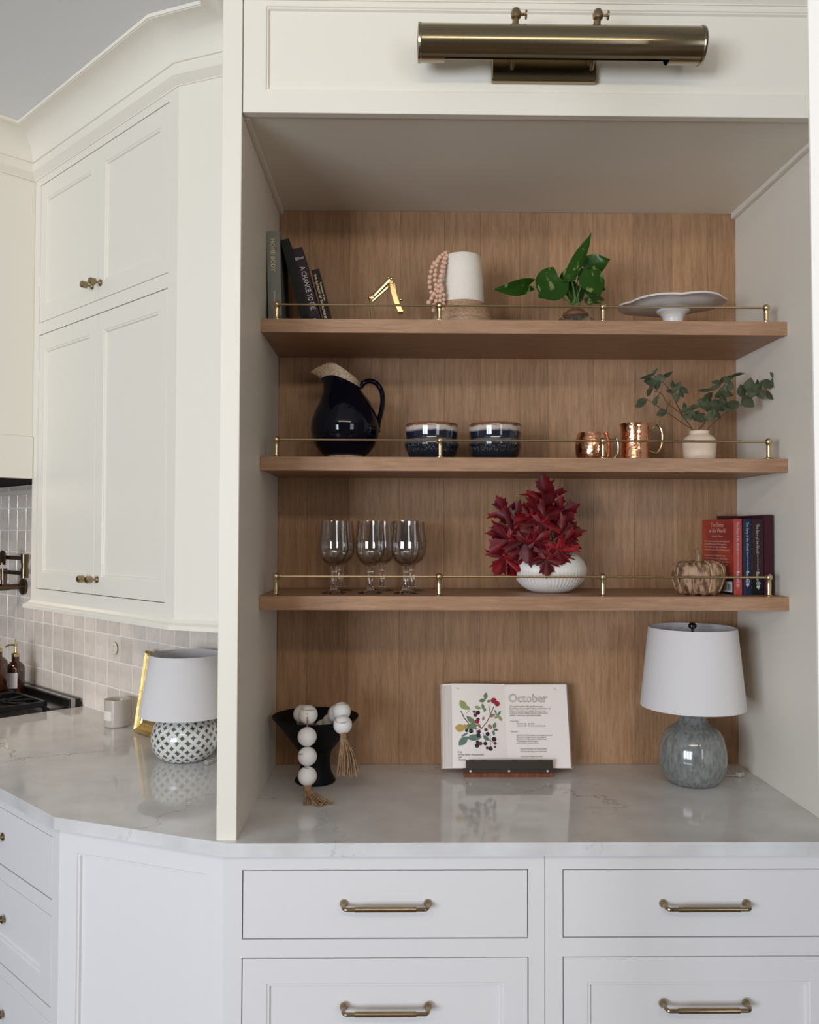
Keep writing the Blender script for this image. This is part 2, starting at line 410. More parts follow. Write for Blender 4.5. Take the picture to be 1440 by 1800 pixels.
def dup(root, loc, label, rz=None, group=None):
    r = root.copy(); C.objects.link(r); r.location = loc
    if rz is not None: r.rotation_euler = (0, 0, rz)
    r['label'] = label
    if group: r['group'] = group
    for ch in list(root.children):
        c = ch.copy(); C.objects.link(c); c.parent = r
        for g in list(ch.children):
            d = g.copy(); C.objects.link(d); d.parent = c
    return r
NB = bmesh.new
def text(name, body, size, mt, parent, origin, xdir, ydir, align='LEFT', ext=0.0002, outline=0.0, shear=0.0, res=2, sx=1.0):
    cu = bpy.data.curves.new(name, 'FONT'); cu.body = body; cu.size = size; cu.align_x = align; cu.resolution_u = res; cu.shear = shear
    if outline > 0:
        cu.fill_mode = 'NONE' if hasattr(cu, 'fill_mode') else 'NONE'; cu.bevel_depth = outline; cu.bevel_resolution = 0
    else: cu.extrude = ext/2
    t = bpy.data.objects.new(name, cu)
    me = bpy.data.meshes.new_from_object(t)
    bpy.data.objects.remove(t); bpy.data.curves.remove(cu)
    X = Vector(xdir).normalized(); Y = Vector(ydir).normalized(); Z = X.cross(Y)
    M = Matrix((X*sx, Y, Z)).transposed().to_4x4(); M.translation = Vector(origin)+Z*(ext/2+0.0001)
    me.transform(M); me.materials.clear(); me.materials.append(mt); me.name = name
    return obj(name, me, mt, parent)
A45 = Vector((-math.sqrt(.5), math.sqrt(.5), 0)); N45 = Vector((math.sqrt(.5), math.sqrt(.5), 0))
def w45(a, n, z=0): return A45*a + N45*n + Vector((0, 0, z))     # along / into the range wall
WALL_N = 0.196; FACE_N = WALL_N-0.33; LOW_N = -0.449
XL, XR, YB, YS = -0.3486, 1.0042, 0.6383, 0.3018
YF = 0.016; ZH = 1.613; ZT = 1.626; ZC = 2.011; FLOOR = -0.914
SH = (1.2213, 0.868, 0.5138)

# ================================================================== room shell
bm = NB(); add_box(bm, (-4.2, -5.2, FLOOR-0.1), (3.0, 3.6, FLOOR)); struct('floor', bm, FLOORM)
bm = NB(); add_box(bm, (-4.2, -3.2, ZC), (3.0, 3.6, ZC+0.1)); struct('ceiling', bm, CEIL)
# range wall at 45 degrees, with its tiles as pieces
bm = NB()
p = [w45(0.775, WALL_N), w45(3.4, WALL_N), w45(3.4, WALL_N+0.12), w45(0.775+0.12, WALL_N+0.12)]
add_prism(bm, [(q.x, q.y) for q in p], FLOOR, ZC-0.001)
wl = struct('wall_left', bm, GROUT)
tile_meshes = []
TP = 0.0945; TZ = 0.0967
for v in range(5):
    bm = NB()
    w_, h_ = TP/2-0.0021, TZ/2-0.0019
    wb = [rnd.uniform(-0.0012, 0.0012) for _ in range(4)]
    ring0 = [bm.verts.new((sx*w_, 0.0, sz*h_)) for sx, sz in ((-1, -1), (1, -1), (1, 1), (-1, 1))]
    ring1 = [bm.verts.new((sx*(w_-0.0012+wb[i]*0.3), -0.0014-abs(wb[i])*0.7, sz*(h_-0.0012))) for i, (sx, sz) in enumerate(((-1, -1), (1, -1), (1, 1), (-1, 1)))]
    cen = bm.verts.new((0, -0.0022, 0))
    for k in range(4):
        bm.faces.new((ring0[k], ring0[(k+1) % 4], ring1[(k+1) % 4], ring1[k]))
        bm.faces.new((ring1[k], ring1[(k+1) % 4], cen))
    tile_meshes.append(mesh_of('tile', bm, TILE))
for ci in range(-12, 14):
    a = 1.906+TP*(ci+0.5)
    for ri in range(0, 9):
        z = 0.003+TZ*(ri+0.5)
        if a < 1.55 and ri > 4: continue
        if z > 0.83: continue
        if a-TP/2 < 0.80: continue
        o = obj('tile', tile_meshes[rnd.randrange(5)], TILE, wl)
        q = w45(a, WALL_N+0.0004, z)
        o.location = q; o.rotation_euler = (rnd.uniform(-.012, .012), 0, -PI/4+rnd.uniform(-.014, .014))
# pale strip above the tiles, under the hood
bm = NB(); add_box(bm, (-3.2, WALL_N-0.02, 0.836), (-1.62, WALL_N, 0.853)); o = struct('trim_3', bm, PAINT); o.rotation_euler = (0, 0, -PI/4)

# wall end close to the camera on the right (seen as a bright strip), turned to catch more light
bm = NB(); add_box(bm, (0, -0.16, 0), (0.08, 0, 2.91), 0.003)
o = struct('trim_2', bm, LIT_STRIP); o.location = (0.693, -0.5, FLOOR); o.rotation_euler = (0, -0.022, math.radians(45))

# ================================================================== crown moulding (cove)
L0 = w45(1.612, FACE_N-0.42); L1 = w45(1.612, FACE_N); B1 = w45(0.697, FACE_N)
S1 = Vector((-0.3925, 0.317, 0))
crown_path = [(L0.x, L0.y), (L1.x, L1.y), (B1.x, B1.y), (S1.x, S1.y), (-0.3925, YF), (1.09, YF)]
prof = [(0.0, 1.867), (0.003, 1.867), (0.003, 1.870), (0.021, 1.888), (0.021, 1.914), (0.014, 1.917), (0.014, 1.922)]
for k in range(0, 9):
    t = k/8*PI/2
    prof.append((0.019+0.080*(1-math.cos(t)), 1.923+0.076*math.sin(t)))
prof += [(0.099, 2.0005), (0.103, 2.0005), (0.103, ZC-0.0005), (0.0, ZC-0.0005)]
bm = NB(); sweep(bm, crown_path, prof)
struct('trim_1', bm, PAINT, True)

# ================================================================== tall hutch with niche
hutch = thing('hutch_cabinet', 'tall cream built-in hutch framing the oak-backed niche on the worktop', 'cabinet', (0.328, 0.33, 0))
def hut(name, bm, mt, **k):
    for v in bm.verts: v.co -= Vector((0.328, 0.33, 0))
    return obj(name, bm, mt, hutch, **k)
bm = NB(); add_box(bm, (-0.3925, YF, 0.0), (XL, 0.66, ZC-0.002), 0.0012); hut('side_panel', bm, PAINT)
bm = NB(); add_box(bm, (XR, YF, 0.0), (1.048, 0.66, ZC-0.002), 0.0012); hut('side_panel', bm, PAINT)
# header: frame with beaded recessed panel
bm = NB()
rect_loops(bm, XL+0.0022, XR-0.0022, ZH, ZC-0.004, [(0, YF+0.022), (0, YF+0.001), (0.001, YF), (0.0505, YF), (0.0525, YF+0.003), (0.055, YF+0.003), (0.058, YF+0.0085), (0.06, YF+0.0085)])
for v in bm.verts:      # upper rail sits lower: recess top edge at z 1.853
    if v.co.y > YF-0.001 and 1.80 < v.co.z < ZC-0.02: v.co.z -= (ZC-0.004-0.0505)-1.8545
hut('header_panel', bm, PAINT)
bm = NB(); add_box(bm, (XL+0.0005, YF+0.023, ZH+0.004), (XR-0.0005, YB, ZC-0.01)); 
for v in bm.verts:
    if v.co.z < 1.7 and v.co.y > 0.1: v.co.z = ZT
hut('niche_ceiling', bm, PAINT)
bm = NB(); add_box(bm, (XL+0.0004, YF+0.03, ZH-0.002), (XL+0.012, YB-0.001, ZT+0.002), 0.001); hut('corner_strip', bm, PAINT)
bm = NB(); add_box(bm, (XR-0.014, YF+0.03, ZH-0.004), (XR-0.0004, YB-0.001, ZT+0.002), 0.001); hut('corner_strip', bm, PAINT)
# veneer leaves of the back, each its own piece
vx = [XL+0.001, -0.262, -0.142, 0.008, 0.1388, 0.245, 0.362, 0.446, 0.58, 0.70, 0.815, 0.92, XR-0.001]
bm = NB(); add_box(bm, (XL, YB+0.0052, 0), (XR, 0.659, ZH)); hut('back_board', bm, WOOD_V)
for x0, x1 in zip(vx, vx[1:]):
    bm = NB(); add_box(bm, (x0+0.0002, YB, 0.0005), (x1-0.0002, YB+0.005, ZT-0.0005), 0.0003); hut('veneer_panel', bm, WOOD_V)

# ================================================================== shelves with gallery rails
def shelf(z, label, posts, railz):
    t = thing('wooden_shelf', label, 'shelf', (0.328, 0.33, z), group='niche shelves with brass gallery rails')
    ox = 0.328
    bm = NB(); add_box(bm, (XL+0.0004-ox, YS+0.018-0.33, -0.0325), (XR-0.0004-ox, YB-0.0005-0.33, -0.0002), 0.0008); obj('board', bm, WOOD_H, t)
    bm = NB(); add_box(bm, (XL+0.0004-ox, YS-0.33, -0.0355), (XR-0.0004-ox, YS+0.0178-0.33, 0), 0.0008); obj('front_edge', bm, WOOD_H, t)
    y = 0.318-0.33
    bm = NB(); add_tube(bm, [(posts[0]-ox, y, railz-z), (posts[-1]-ox, y, railz-z)], 0.0028, 10); obj('rail', bm, BRASS, t, True)
    h = railz-z
    for x in posts:
        bm = NB()
        add_lathe(bm, [(0, 0), (0.0115, 0), (0.0118, 0.002), (0.0085, 0.0034), (0.0062, 0.005), (0.0058, 0.010), (0.0064, h*0.6), (0.0058, h-0.009), (0.0066, h-0.0075), (0.0042, h-0.006), (0, h-0.005)], 16)
        po = obj('post', bm, BRASS, t, True, loc=(x-ox, y, 0))
        bm = NB(); add_sphere(bm, (0, 0, h), 0.0094, 16, 10); obj('ball_finial', bm, BRASS, po, True)
    return t
shelf(SH[0], 'top oak shelf carrying the white vase and the trailing green plant', (-0.310, 0.1085, 0.532, 0.957), 1.2612)
shelf(SH[1], 'middle oak shelf carrying the dark pitcher and copper mugs', (-0.309, 0.111, 0.531, 0.961), 0.9130)
shelf(SH[2], 'lowest oak shelf carrying the wine glasses and red maple leaves', (-0.308, 0.109, 0.530, 0.959), 0.5630)

# ================================================================== worktop
q1 = w45(1.905, LOW_N); q2 = w45(1.905, WALL_N-0.001); q3 = w45(0.80, WALL_N-0.001)
top_poly = [(1.052, 0.0), (-0.3684, 0.0), (-0.809, 0.1762), (q1.x, q1.y), (q2.x, q2.y), (q3.x, q3.y), (-0.36, 0.658), (1.052, 0.658)]
bm = NB(); add_prism(bm, top_poly[::-1], -0.0288, 0.0, 0.0015)
tag(obj('worktop', bm, QUARTZ), 'pale veined quartz worktop bending round from the niche to the range', 'countertop')

# ================================================================== base cabinets
def front(bm, w, h, stile=0.0, rail=None, t=0.02):
    """drawer or door front centred on x, z; flat, or shaker with a stepped recess"""
    lo = [(0, t), (0, 0.0008), (0.0008, 0)]
    if stile:
        r = rail or stile
        for d, y in ((0, 0), (0.0015, 0.002), (0.006, 0.002), (0.008, 0.007)):
            lo.append(((stile+d, r+d), y))
    rect_loops(bm, -w/2, w/2, -h/2, h/2, lo)
    return bm
def bar_pull():
    bm = NB()
    for s in (-1, 1):
        add_lathe(bm, [(0, 0), (0.0088, 0), (0.0090, 0.004), (0.0074, 0.008), (0.0048, 0.011), (0.0042, 0.016), (0, 0.016)], 16, Matrix.Translation((s*0.0920, 0, 0.001)) @ Matrix.Rotation(PI/2, 4, 'X'))
        add_tube(bm, smooth_path([(s*0.0920, -0.012, 0.001), (s*0.0918, -0.023, 0.0008), (s*0.087, -0.030, 0), (s*0.077, -0.031, 0), (s*0.06, -0.031, 0)], 5), 0.0044, 10)
    add_tube(bm, [(-0.066, -0.031, 0), (0.066, -0.031, 0)], 0.0058, 12)
    return mesh_of('bar_handle', bm, ABRASS, True)
BAR = bar_pull()
def knob_mesh():
    bm = NB(); M = Matrix.Rotation(PI/2, 4, 'X')
    add_lathe(bm, [(0, 0), (0.0105, 0), (0.0108, 0.0025), (0.007, 0.0045), (0.0036, 0.008), (0.003, 0.013), (0.007, 0.0165)], 16, M)
    add_lathe(bm, [(0.007, 0.0165), (0.0105, 0.018), (0.0108, 0.034), (0.0085, 0.0375), (0, 0.038)], 8, M)
    return mesh_of('knob', bm, ABRASS, True, 30)
KNOB = knob_mesh()
def base_unit(label, loc, rz, x0, x1, openings, pulls, depth, mt=PAINT_COOL_LIT, zt=-0.0290, pmesh=None, pname='bar_handle'):
    """local: x to the right, face at y=0, z from worktop; openings (x0,x1,ztop,zbot,stile,rail)"""
    t = thing('base_cabinet', label, 'cabinet', loc, rz)
    bm = NB()
    xs = sorted({x0, x1} | {v for o in openings for v in o[:2]}); zs = sorted({zt, -0.82} | {v for o in openings for v in o[2:4]})
    for i in range(len(xs)-1):
        for j in range(len(zs)-1):
            cx, cz = (xs[i]+xs[i+1])/2, (zs[j]+zs[j+1])/2
            if any(o[0] < cx < o[1] and o[3] < cz < o[2] for o in openings): continue
            vs = add_box(bm, (xs[i], 0, zs[j]), (xs[i+1], 0.02, zs[j+1]))
    bmesh.ops.remove_doubles(bm, verts=bm.verts[:], dist=1e-5)
    obj('face_frame', bm, mt, t)
    bm = NB(); add_box(bm, (x0+0.001, 0.0305, -0.83), (x1-0.001, depth, zt)); obj('carcass', bm, DARKIN, t)
    bm = NB(); add_box(bm, (x0+0.001, 0.06, FLOOR+0.001), (x1-0.001, 0.08, -0.82)); obj('toe_kick', bm, mt, t)
    for (a, b, zt_, zb_, st, rl), pl in zip(openings, pulls):
        w, h = b-a-0.0045, zt_-zb_-0.0045
        dr = obj('drawer', front(NB(), w, h, st, rl), mt, t, loc=((a+b)/2, 0.0004, (zt_+zb_)/2))
        if pl: obj(pname, pmesh or BAR, ABRASS, dr, loc=(pl[0]-(a+b)/2, 0, pl[1]-(zt_+zb_)/2))
    return t
YC = 0.0175
base_unit('white drawer cabinet under the niche, left one with two bar handles near centre', (0, YC, 0), 0, -0.374, 0.3280,
    [(-0.3355, 0.2925, -0.0640, -0.2148, 0, 0), (-0.3355, 0.2932, -0.2545, -0.50, 0.0525, 0.0535), (-0.3355, 0.2932, -0.54, -0.79, 0.0525, 0.0535)],
    [(-0.0210, -0.1375), (-0.0200, -0.3605), None], 0.60)
base_unit('white drawer cabinet under the niche, right one running out of frame', (0, YC, 0), 0, 0.3292, 1.048,
    [(0.3680, 0.9700, -0.0640, -0.2140, 0, 0), (0.3680, 0.9700, -0.2545, -0.50, 0.0525, 0.0535), (0.3680, 0.9700, -0.54, -0.79, 0.0525, 0.0535)],
    [(0.6815, -0.1395), (0.6800, -0.3565), None], 0.60)
# chamfer panel cabinet
ang = -math.radians(21.29); dd = Vector((math.cos(ang), math.sin(ang), 0)); nn = Vector((-math.sin(ang), math.cos(ang), 0))
o0 = Vector((-0.809, 0.1762, 0)) + nn*0.0175
t = thing('base_cabinet', 'white angled corner cabinet with one tall recessed panel below the worktop', 'cabinet', o0, ang)
bm = NB(); rect_loops(bm, -0.001, 0.4685, -0.82, -0.029, [(0, 0.02), (0, 0.0006), (0.0006, 0), ((0.0555, 0.0535), 0), ((0.057, 0.0555), 0.003), ((0.062, 0.059), 0.003), ((0.0645, 0.0615), 0.009)])
obj('recessed_panel', bm, PAINT_COOL_LIT, t)
bm = NB(); add_prism(bm, [(0.02, 0.021), (0.45, 0.021), (0.40, 0.42), (0.20, 0.42)], -0.83, -0.03); obj('carcass', bm, DARKIN, t)
# 45 degree drawer cabinet beside the range
o0 = w45(0.0, LOW_N+0.0175)
base_unit('white drawer cabinet with small knobs at the left edge, beside the range', o0, -PI/4, -1.90, -0.7015,
    [(-1.345, -0.7375, -0.0605, -0.2120, 0, 0), (-1.345, -0.7375, -0.2500, -0.4690, 0.0585, 0.058), (-1.345, -0.7375, -0.5015, -0.79, 0.0585, 0.058)],
    [(-1.041, -0.1345), (-1.041, -0.352), (-1.041, -0.60)], 0.60, pmesh=KNOB, pname='knob')

# ================================================================== upper cabinet
O = w45(1.155, FACE_N, 0.445)
uc = thing('wall_cabinet', 'cream wall cabinet with four panelled doors and brass knobs above the tiles', 'cabinet', O, -PI/4)
bx0, bx1 = 1.155-1.612, 1.155-0.697
openings = [(1.155-1.5705, 1.155-0.7435, 1.843-.445, 1.3745-.445), (1.155-1.5705, 1.155-0.7435, 1.3345-.445, 0.4845-.445)]
bm = NB()
xs = sorted({bx0, bx1, openings[0][0], openings[0][1]}); zs = sorted({0, ZC-.447} | {v for o in openings for v in o[2:4]})
for i in range(3):
    for j in range(len(zs)-1):
        cx, cz = (xs[i]+xs[i+1])/2, (zs[j]+zs[j+1])/2
        if any(o[0] < cx < o[1] and o[3] < cz < o[2] for o in openings): continue
        add_box(bm, (xs[i], 0, zs[j]), (xs[i+1], 0.02, zs[j+1]))
bmesh.ops.remove_doubles(bm, verts=bm.verts[:], dist=1e-5)
obj('face_frame', bm, PAINT, uc)
bm = NB(); add_box(bm, (bx0+0.0005, 0.0305, 0.0005), (bx1, 0.322, ZC-.449)); obj('carcass', bm, PAINT, uc)
for ztop, zbot in ((openings[0][2], openings[0][3]), (openings[1][2], openings[1][3])):
    for side in (0, 1):
        xa = openings[0][0]+0.0015 if side == 0 else 0.001; xb = -0.001 if side == 0 else openings[0][1]-0.0015
        d = obj('door', front(NB(), xb-xa, ztop-zbot-0.004, 0.0455, 0.0535), PAINT, uc, loc=((xa+xb)/2, 0.0004, (ztop+zbot)/2))
        kz = (1.425 if ztop > 1 else 0.5325)-.445
        obj('knob', KNOB, ABRASS, d, loc=((-0.030 if side == 0 else 0.0235)-(xa+xb)/2, 0, kz-(ztop+zbot)/2))
# chamfered end towards the hutch
bm = NB()
Mi = (Matrix.Translation(O) @ Matrix.Rotation(-PI/4, 4, 'Z')).inverted()
Sx = Vector((-0.3932, 0.3173, 0)); n225 = Vector((math.sin(math.radians(22.5)), math.cos(math.radians(22.5)), 0))
poly = [B1+Vector((.0003, 0, 0)), Sx, Vector((-0.3932, 0.645, 0)), w45(0.80, WALL_N-0.012), w45(0.80, FACE_N+0.05), w45(0.699, FACE_N+0.05)]
pl = [Mi @ Vector((q.x, q.y, 0.445)) for q in poly]
add_prism(bm, [(q.x, q.y) for q in pl], 0, ZC-.447); obj('angled_end_panel', bm, PAINT, uc)
# light rail under the cabinet
bm = NB()
pth = [Mi @ Vector((q.x, q.y, 0)) for q in (w45(1.612, WALL_N-0.02), L1, B1, Sx)]
sweep(bm, [(q.x, q.y) for q in pth], [(-0.02, 0.0), (0.002, 0.0), (0.008, -0.008), (0.017, -0.013), (0.019, -0.015), (0.019, -0.026), (-0.02, -0.026)])
obj('light_rail', bm, PAINT, uc)

# ================================================================== range hood
hd = thing('range_hood', 'plain pale boxed range hood at the left edge, beside the wall cabinet', 'hood', w45(2.05, 0.0, 0.853), -PI/4)
hx1 = 2.05-1.6135
bm = NB(); add_box(bm, (-0.75, -0.56, 0.143), (hx1, WALL_N-0.001, ZC-0.855), 0.001); obj('chimney_box', bm, PAINT, hd)
bm = NB(); X0, X1, Y0, Y1 = -0.76, hx1+0.010, -0.575, FACE_N+0.0-0.0015
add_box(bm, (X0, Y0, 0), (X1, Y0+0.02, 0.142), 0.001); add_box(bm, (X1-0.02, Y0+0.0205, 0), (X1, Y1, 0.142), 0.001)
add_box(bm, (X0, Y0+0.0205, 0), (X0+0.02, Y1, 0.142), 0.001)
obj('bottom_band', bm, PAINT, hd)
bm = NB(); add_box(bm, (X0+0.021, Y0+0.021, 0.02), (hx1-0.012, WALL_N-0.022, 0.10)); obj('liner', bm, DARKIN, hd)

# ================================================================== range
rg = thing('range_cooker', 'black gas range with cast iron grates at the left edge', 'stove', w45(2.38, 0.0, -0.02), -PI/4)
rx1 = 2.38-1.908
bm = NB(); add_box(bm, (-0.45, -0.47, FLOOR+0.1), (rx1, WALL_N-0.06, 0.018), 0.002); obj('cooktop', bm, BLACK, rg)
bm = NB(); add_box(bm, (-0.45, WALL_N-0.058, 0.0), (rx1, WALL_N-0.012, 0.050), 0.001); obj('back_guard', bm, BLACK, rg)
bm = NB(); add_box(bm, (-0.45, WALL_N-0.050, 0.0502), (rx1+0.0, WALL_N-0.034, 0.0515)); add_box(bm, (rx1+0.0002, WALL_N-0.052, 0.02), (rx1+0.0012, WALL_N-0.034, 0.0505)); obj('steel_trim', bm, STEEL, rg)
bm = NB(); add_box(bm, (-0.45, WALL_N-0.12, 0.0182), (rx1-0.03, WALL_N-0.0585, 0.024)); obj('steel_ledge', bm, STEEL, rg)
for gi in range(3):
    gx1 = rx1-0.012-gi*0.295; gx0 = gx1-0.285; gy0, gy1 = -0.45, WALL_N-0.136
    bm = NB()
    add_box(bm, (gx1-0.014, gy0, 0.036), (gx1, gy1, 0.055), 0.002); add_box(bm, (gx0, gy0, 0.036), (gx0+0.014, gy1, 0.055), 0.002)
    for yy in (gy0, (gy0+gy1)/2-0.007, gy1-0.014): add_box(bm, (gx0, yy, 0.036), (gx1, yy+0.014, 0.055), 0.002)
    for cy in ((gy0*3+gy1)/4, (gy0+gy1*3)/4):
        cx = (gx0+gx1)/2
        for k in range(8):
            a = k*PI/4+PI/8
            p0 = Vector((cx+0.035*math.cos(a), cy+0.035*math.sin(a), 0.050)); 
            sc_ = min(0.135/abs(math.cos(a)), 0.125/abs(math.sin(a)))
            p1 = Vector((cx+sc_*math.cos(a), cy+sc_*math.sin(a), 0.050))
            add_tube(bm, [p0, p1], 0.005, 6)
    for cx_ in (gx0+0.007, gx1-0.007):
        for cy_ in (gy0+0.007, gy1-0.007): add_box(bm, (cx_-0.006, cy_-0.006, 0.0182), (cx_+0.006, cy_+0.006, 0.037))
    obj('grate', bm, BLACK, rg)
    for cy in ((gy0*3+gy1)/4, (gy0+gy1*3)/4):
        bm = NB(); add_lathe(bm, [(0, 0.0182), (0.045, 0.0182), (0.045, 0.026), (0.03, 0.028), (0.03, 0.034), (0, 0.036)], 20, Matrix.Translation(((gx0+gx1)/2, cy, 0))); obj('burner', bm, BLACK, rg)

# ================================================================== pot filler tap
pf = thing('pot_filler', 'dark bronze folding pot filler tap mounted on the tiled wall', 'tap', w45(2.479, WALL_N-0.007, 0.436), -PI/4)
M = Matrix.Rotation(PI/2, 4, 'X')
bm = NB(); add_lathe(bm, [(0, 0), (0.036, 0), (0.036, 0.006), (0.030, 0.010), (0.014, 0.013), (0.011, 0.03), (0, 0.03)], 28, M); obj('wall_flange', bm, DBRONZE, pf, True)
bm = NB(); add_tube(bm, [(0, -0.02, 0), (0, -0.155, 0)], 0.0120, 16); add_tube(bm, [(0, -0.062, 0), (0, -0.105, 0)], 0.0150, 16); obj('inlet_pipe', bm, DBRONZE, pf, True)
bm = NB(); add_tube(bm, [(0, -0.083, 0.0), (0, -0.083, 0.045)], 0.0115, 16); add_tube(bm, [(0, -0.083, 0.032), (0, -0.083, 0.080)], 0.0145, 16); obj('riser', bm, DBRONZE, pf, True)
bm = NB(); add_tube(bm, [(0, -0.083, 0.066), (0.185, -0.070, 0.066)], 0.0090, 12); obj('lower_arm', bm, DBRONZE, pf, True)
bm = NB(); add_tube(bm, [(0.185, -0.070, 0.046), (0.185, -0.070, 0.084)], 0.0155, 16); add_tube(bm, [(0.185, -0.070, 0.084), (0.185, -0.070, 0.108)], 0.0132, 16); add_tube(bm, [(0.185, -0.070, 0.108), (0.185, -0.070, 0.144)], 0.0155, 16); obj('elbow_joint', bm, DBRONZE, pf, True)
bm = NB(); add_tube(bm, [(0.185, -0.070, 0.128), (-0.05, -0.090, 0.128)], 0.0090, 12); obj('upper_arm', bm, DBRONZE, pf, True)
bm = NB(); add_lathe(bm, [(0, 0), (0.020, 0.0), (0.030, 0.006), (0.031, 0.012), (0.014, 0.020), (0, 0.020)], 20, Matrix.Translation((0.022, -0.088, 0.128)) @ M); add_tube(bm, [(0.022, -0.096, 0.122), (0.022, -0.096, 0.096)], 0.0115, 12); obj('spout_valve', bm, DBRONZE, pf, True)


# ================================================================== picture light
FX = 0.3505; FYF = YF+0.0085
pl_ = thing('picture_light', 'aged brass picture light mounted on the panel above the niche', 'wall lamp', (FX, FYF, 1.715))
def px(x, y, z): return Vector((x-FX, y-FYF, z-1.715))
cy, cz, R = -0.055, 1.7335, 0.0385
bm = NB()
nseg = 40; xs = [0.049, 0.100, 0.585, 0.653]
def ringpt(x, a, r): return px(x, cy+r*math.cos(a), cz+r*math.sin(a))
# angles measured from +y; opening underneath towards the wall between x = .100 and .585
for xa, xb, op in ((xs[0], xs[1], False), (xs[1], xs[2], True), (xs[2], xs[3], False)):
    a0, a1 = (-PI*0.43, PI*1.26) if op else (-PI*0.5, PI*1.5)
    if op: a0, a1 = PI*-0.12, PI*1.40
    n = 36
    for rr in (R, R-0.0016):
        vs = [[bm.verts.new(ringpt(x, a0+(a1-a0)*k/n, rr)) for k in range(n+1)] for x in (xa, xb)]
        for k in range(n): bm.faces.new((vs[0][k], vs[0][k+1], vs[1][k+1], vs[1][k]))
obj('shade_tube', bm, BRONZE, pl_, True)
for x0, s in ((0.049, -1), (0.653, 1)):
    bm = NB(); M = Matrix.Translation(px(x0, cy, cz)) @ Matrix.Rotation(s*PI/2, 4, 'Y')
    add_lathe(bm, [(0, -0.0005), (R+0.001, -0.0005), (R+0.0022, 0.002), (R+0.001, 0.0065), (R-0.004, 0.007), (R-0.006, 0.005), (0, 0.0046)], 32, M)
    obj('end_cap', bm, BRONZE, pl_, True)
bm = NB(); add_tube(bm, [px(0.11, cy+0.004, cz-0.008), px(0.575, cy+0.004, cz-0.008)], 0.007, 12); obj('lamp_tube', bm, mat('unlit_tube', (0.75, 0.73, 0.7, 1), 0.3), pl_, True)
bm = NB(); add_box(bm, px(0.209, FYF-0.017, 1.6865), px(0.4455, FYF-0.0003, 1.742), 0.003); obj('back_plate', bm, BRONZE, pl_)
for x in (0.2545, 0.4325):
    bm = NB()
    add_tube(bm, smooth_path([px(x, FYF-0.012, 1.712), px(x, -0.012, 1.735), px(x, -0.018, 1.772), px(x, -0.036, 1.793), px(x, -0.050, 1.794)], 6), 0.0055, 10)
    arm = obj('arm', bm, ABRASS, pl_, True)
    bm = NB(); add_lathe(bm, [(0, 0), (0.0062, 0), (0.006, 0.016), (0.0105, 0.02), (0.0118, 0.029), (0.0085, 0.038), (0, 0.041)], 16, Matrix.Translation(px(x, -0.056, 1.7705))); obj('swivel_joint', bm, ABRASS, arm, True)
    bm = NB(); add_lathe(bm, [(0, 0), (0.003, 0), (0.003, 0.009), (0.0095, 0.0095), (0.0095, 0.013), (0, 0.013)], 14, Matrix.Translation(px(x+0.0105, -0.056, 1.798)) @ Matrix.Rotation(PI/2, 4, 'Y')); obj('thumb_screw', bm, ABRASS, arm, True)

# ================================================================== books
def book(name, label, loc, th, h, d, cover, tilt=0.0, rz=0.0, round_spine=True, group=None):
    """spine faces -y, base edge on z = 0; tilt leans about the y axis"""
    t = thing(name, label, 'book', loc, 0, group)
    t.rotation_euler = (0, tilt, rz); t.location.z += th/2*abs(math.sin(tilt))
    bm = NB(); c = 0.0022
    add_box(bm, (-th/2, 0.002, 0), (-th/2+c, d, h), 0.0006); add_box(bm, (th/2-c, 0.002, 0), (th/2, d, h), 0.0006)
    n = 8; pts = []
    bul = 0.004 if round_spine else 0.0008
    outer = [(-th/2+th*k/n, -bul*math.sin(PI*k/n)) for k in range(n+1)]
    inner = [(x*0.9, y+0.0026) for x, y in outer][::-1]
    add_prism(bm, outer+inner, 0, h)
    obj('cover', bm, cover, t)
    bm = NB(); add_box(bm, (-th/2+c, 0.003, 0.0025), (th/2-c, d-0.004, h-0.0035)); obj('page_block', bm, PAPER, t)
    t['_b'] = bul
    return t
def spine_text(t, body, size, mt, zstart, bul, x=0.0, sx=1.0, name='spine_lettering'):
    return text(name, body, size, mt, t, (x-size*0.36, -bul-0.0006, zstart), (0, 0, -1), (1, 0, 0), 'LEFT', sx=sx)
SAGE = mat('grey_green_cloth', (0.235, 0.235, 0.205, 1), 0.75, spec=0.2, bump=0.1, bscale=600)
BLK = mat('black_cover', (0.008, 0.008, 0.008, 1), 0.5, spec=0.2)
DKGRN = mat('dark_slate_cover', (0.016, 0.018, 0.017, 1), 0.6, spec=0.2)
PURP = mat('dark_purple_cover', (0.026, 0.013, 0.027, 1), 0.45, spec=0.25)
DKBR = mat('black_brown_cover', (0.014, 0.010, 0.009, 1), 0.45, spec=0.2)
PALE = mat('silver_lettering', (0.70, 0.68, 0.66, 1), 0.4)
FOIL = mat('pale_gold_foil', (0.62, 0.54, 0.38, 1), 0.4, 0.5)
z1 = SH[0]
b = book('book', 'tall grey-green cloth book standing upright at the left wall, top shelf', (-0.3235, 0.385, z1+0.0002), 0.035, 0.252, 0.20, SAGE, -0.030)
spine_text(b, 'HOME BODY', 0.0165, FOIL, 0.232, 0.004, -0.001, 0.92)
text('spine_lettering', 'joanna gaines', 0.0075, PALE, b, (-0.001, -0.0046, 0.092), (0, 0, -1), (1, 0, 0))
b = book('book', 'slim black slate-coloured book leaning beside the grey-green one', (-0.2400, 0.39, z1+0.0002), 0.0235, 0.238, 0.17, DKGRN, -0.258, round_spine=False)
b = book('book', 'dark purple book leaning left with white title on its spine', (-0.2140, 0.395, z1+0.0002), 0.029, 0.215, 0.15, PURP, -0.257, round_spine=False)
spine_text(b, 'A CHANCE TO DIE', 0.0195, PALE, 0.163, 0.0008, 0.002, 0.72)
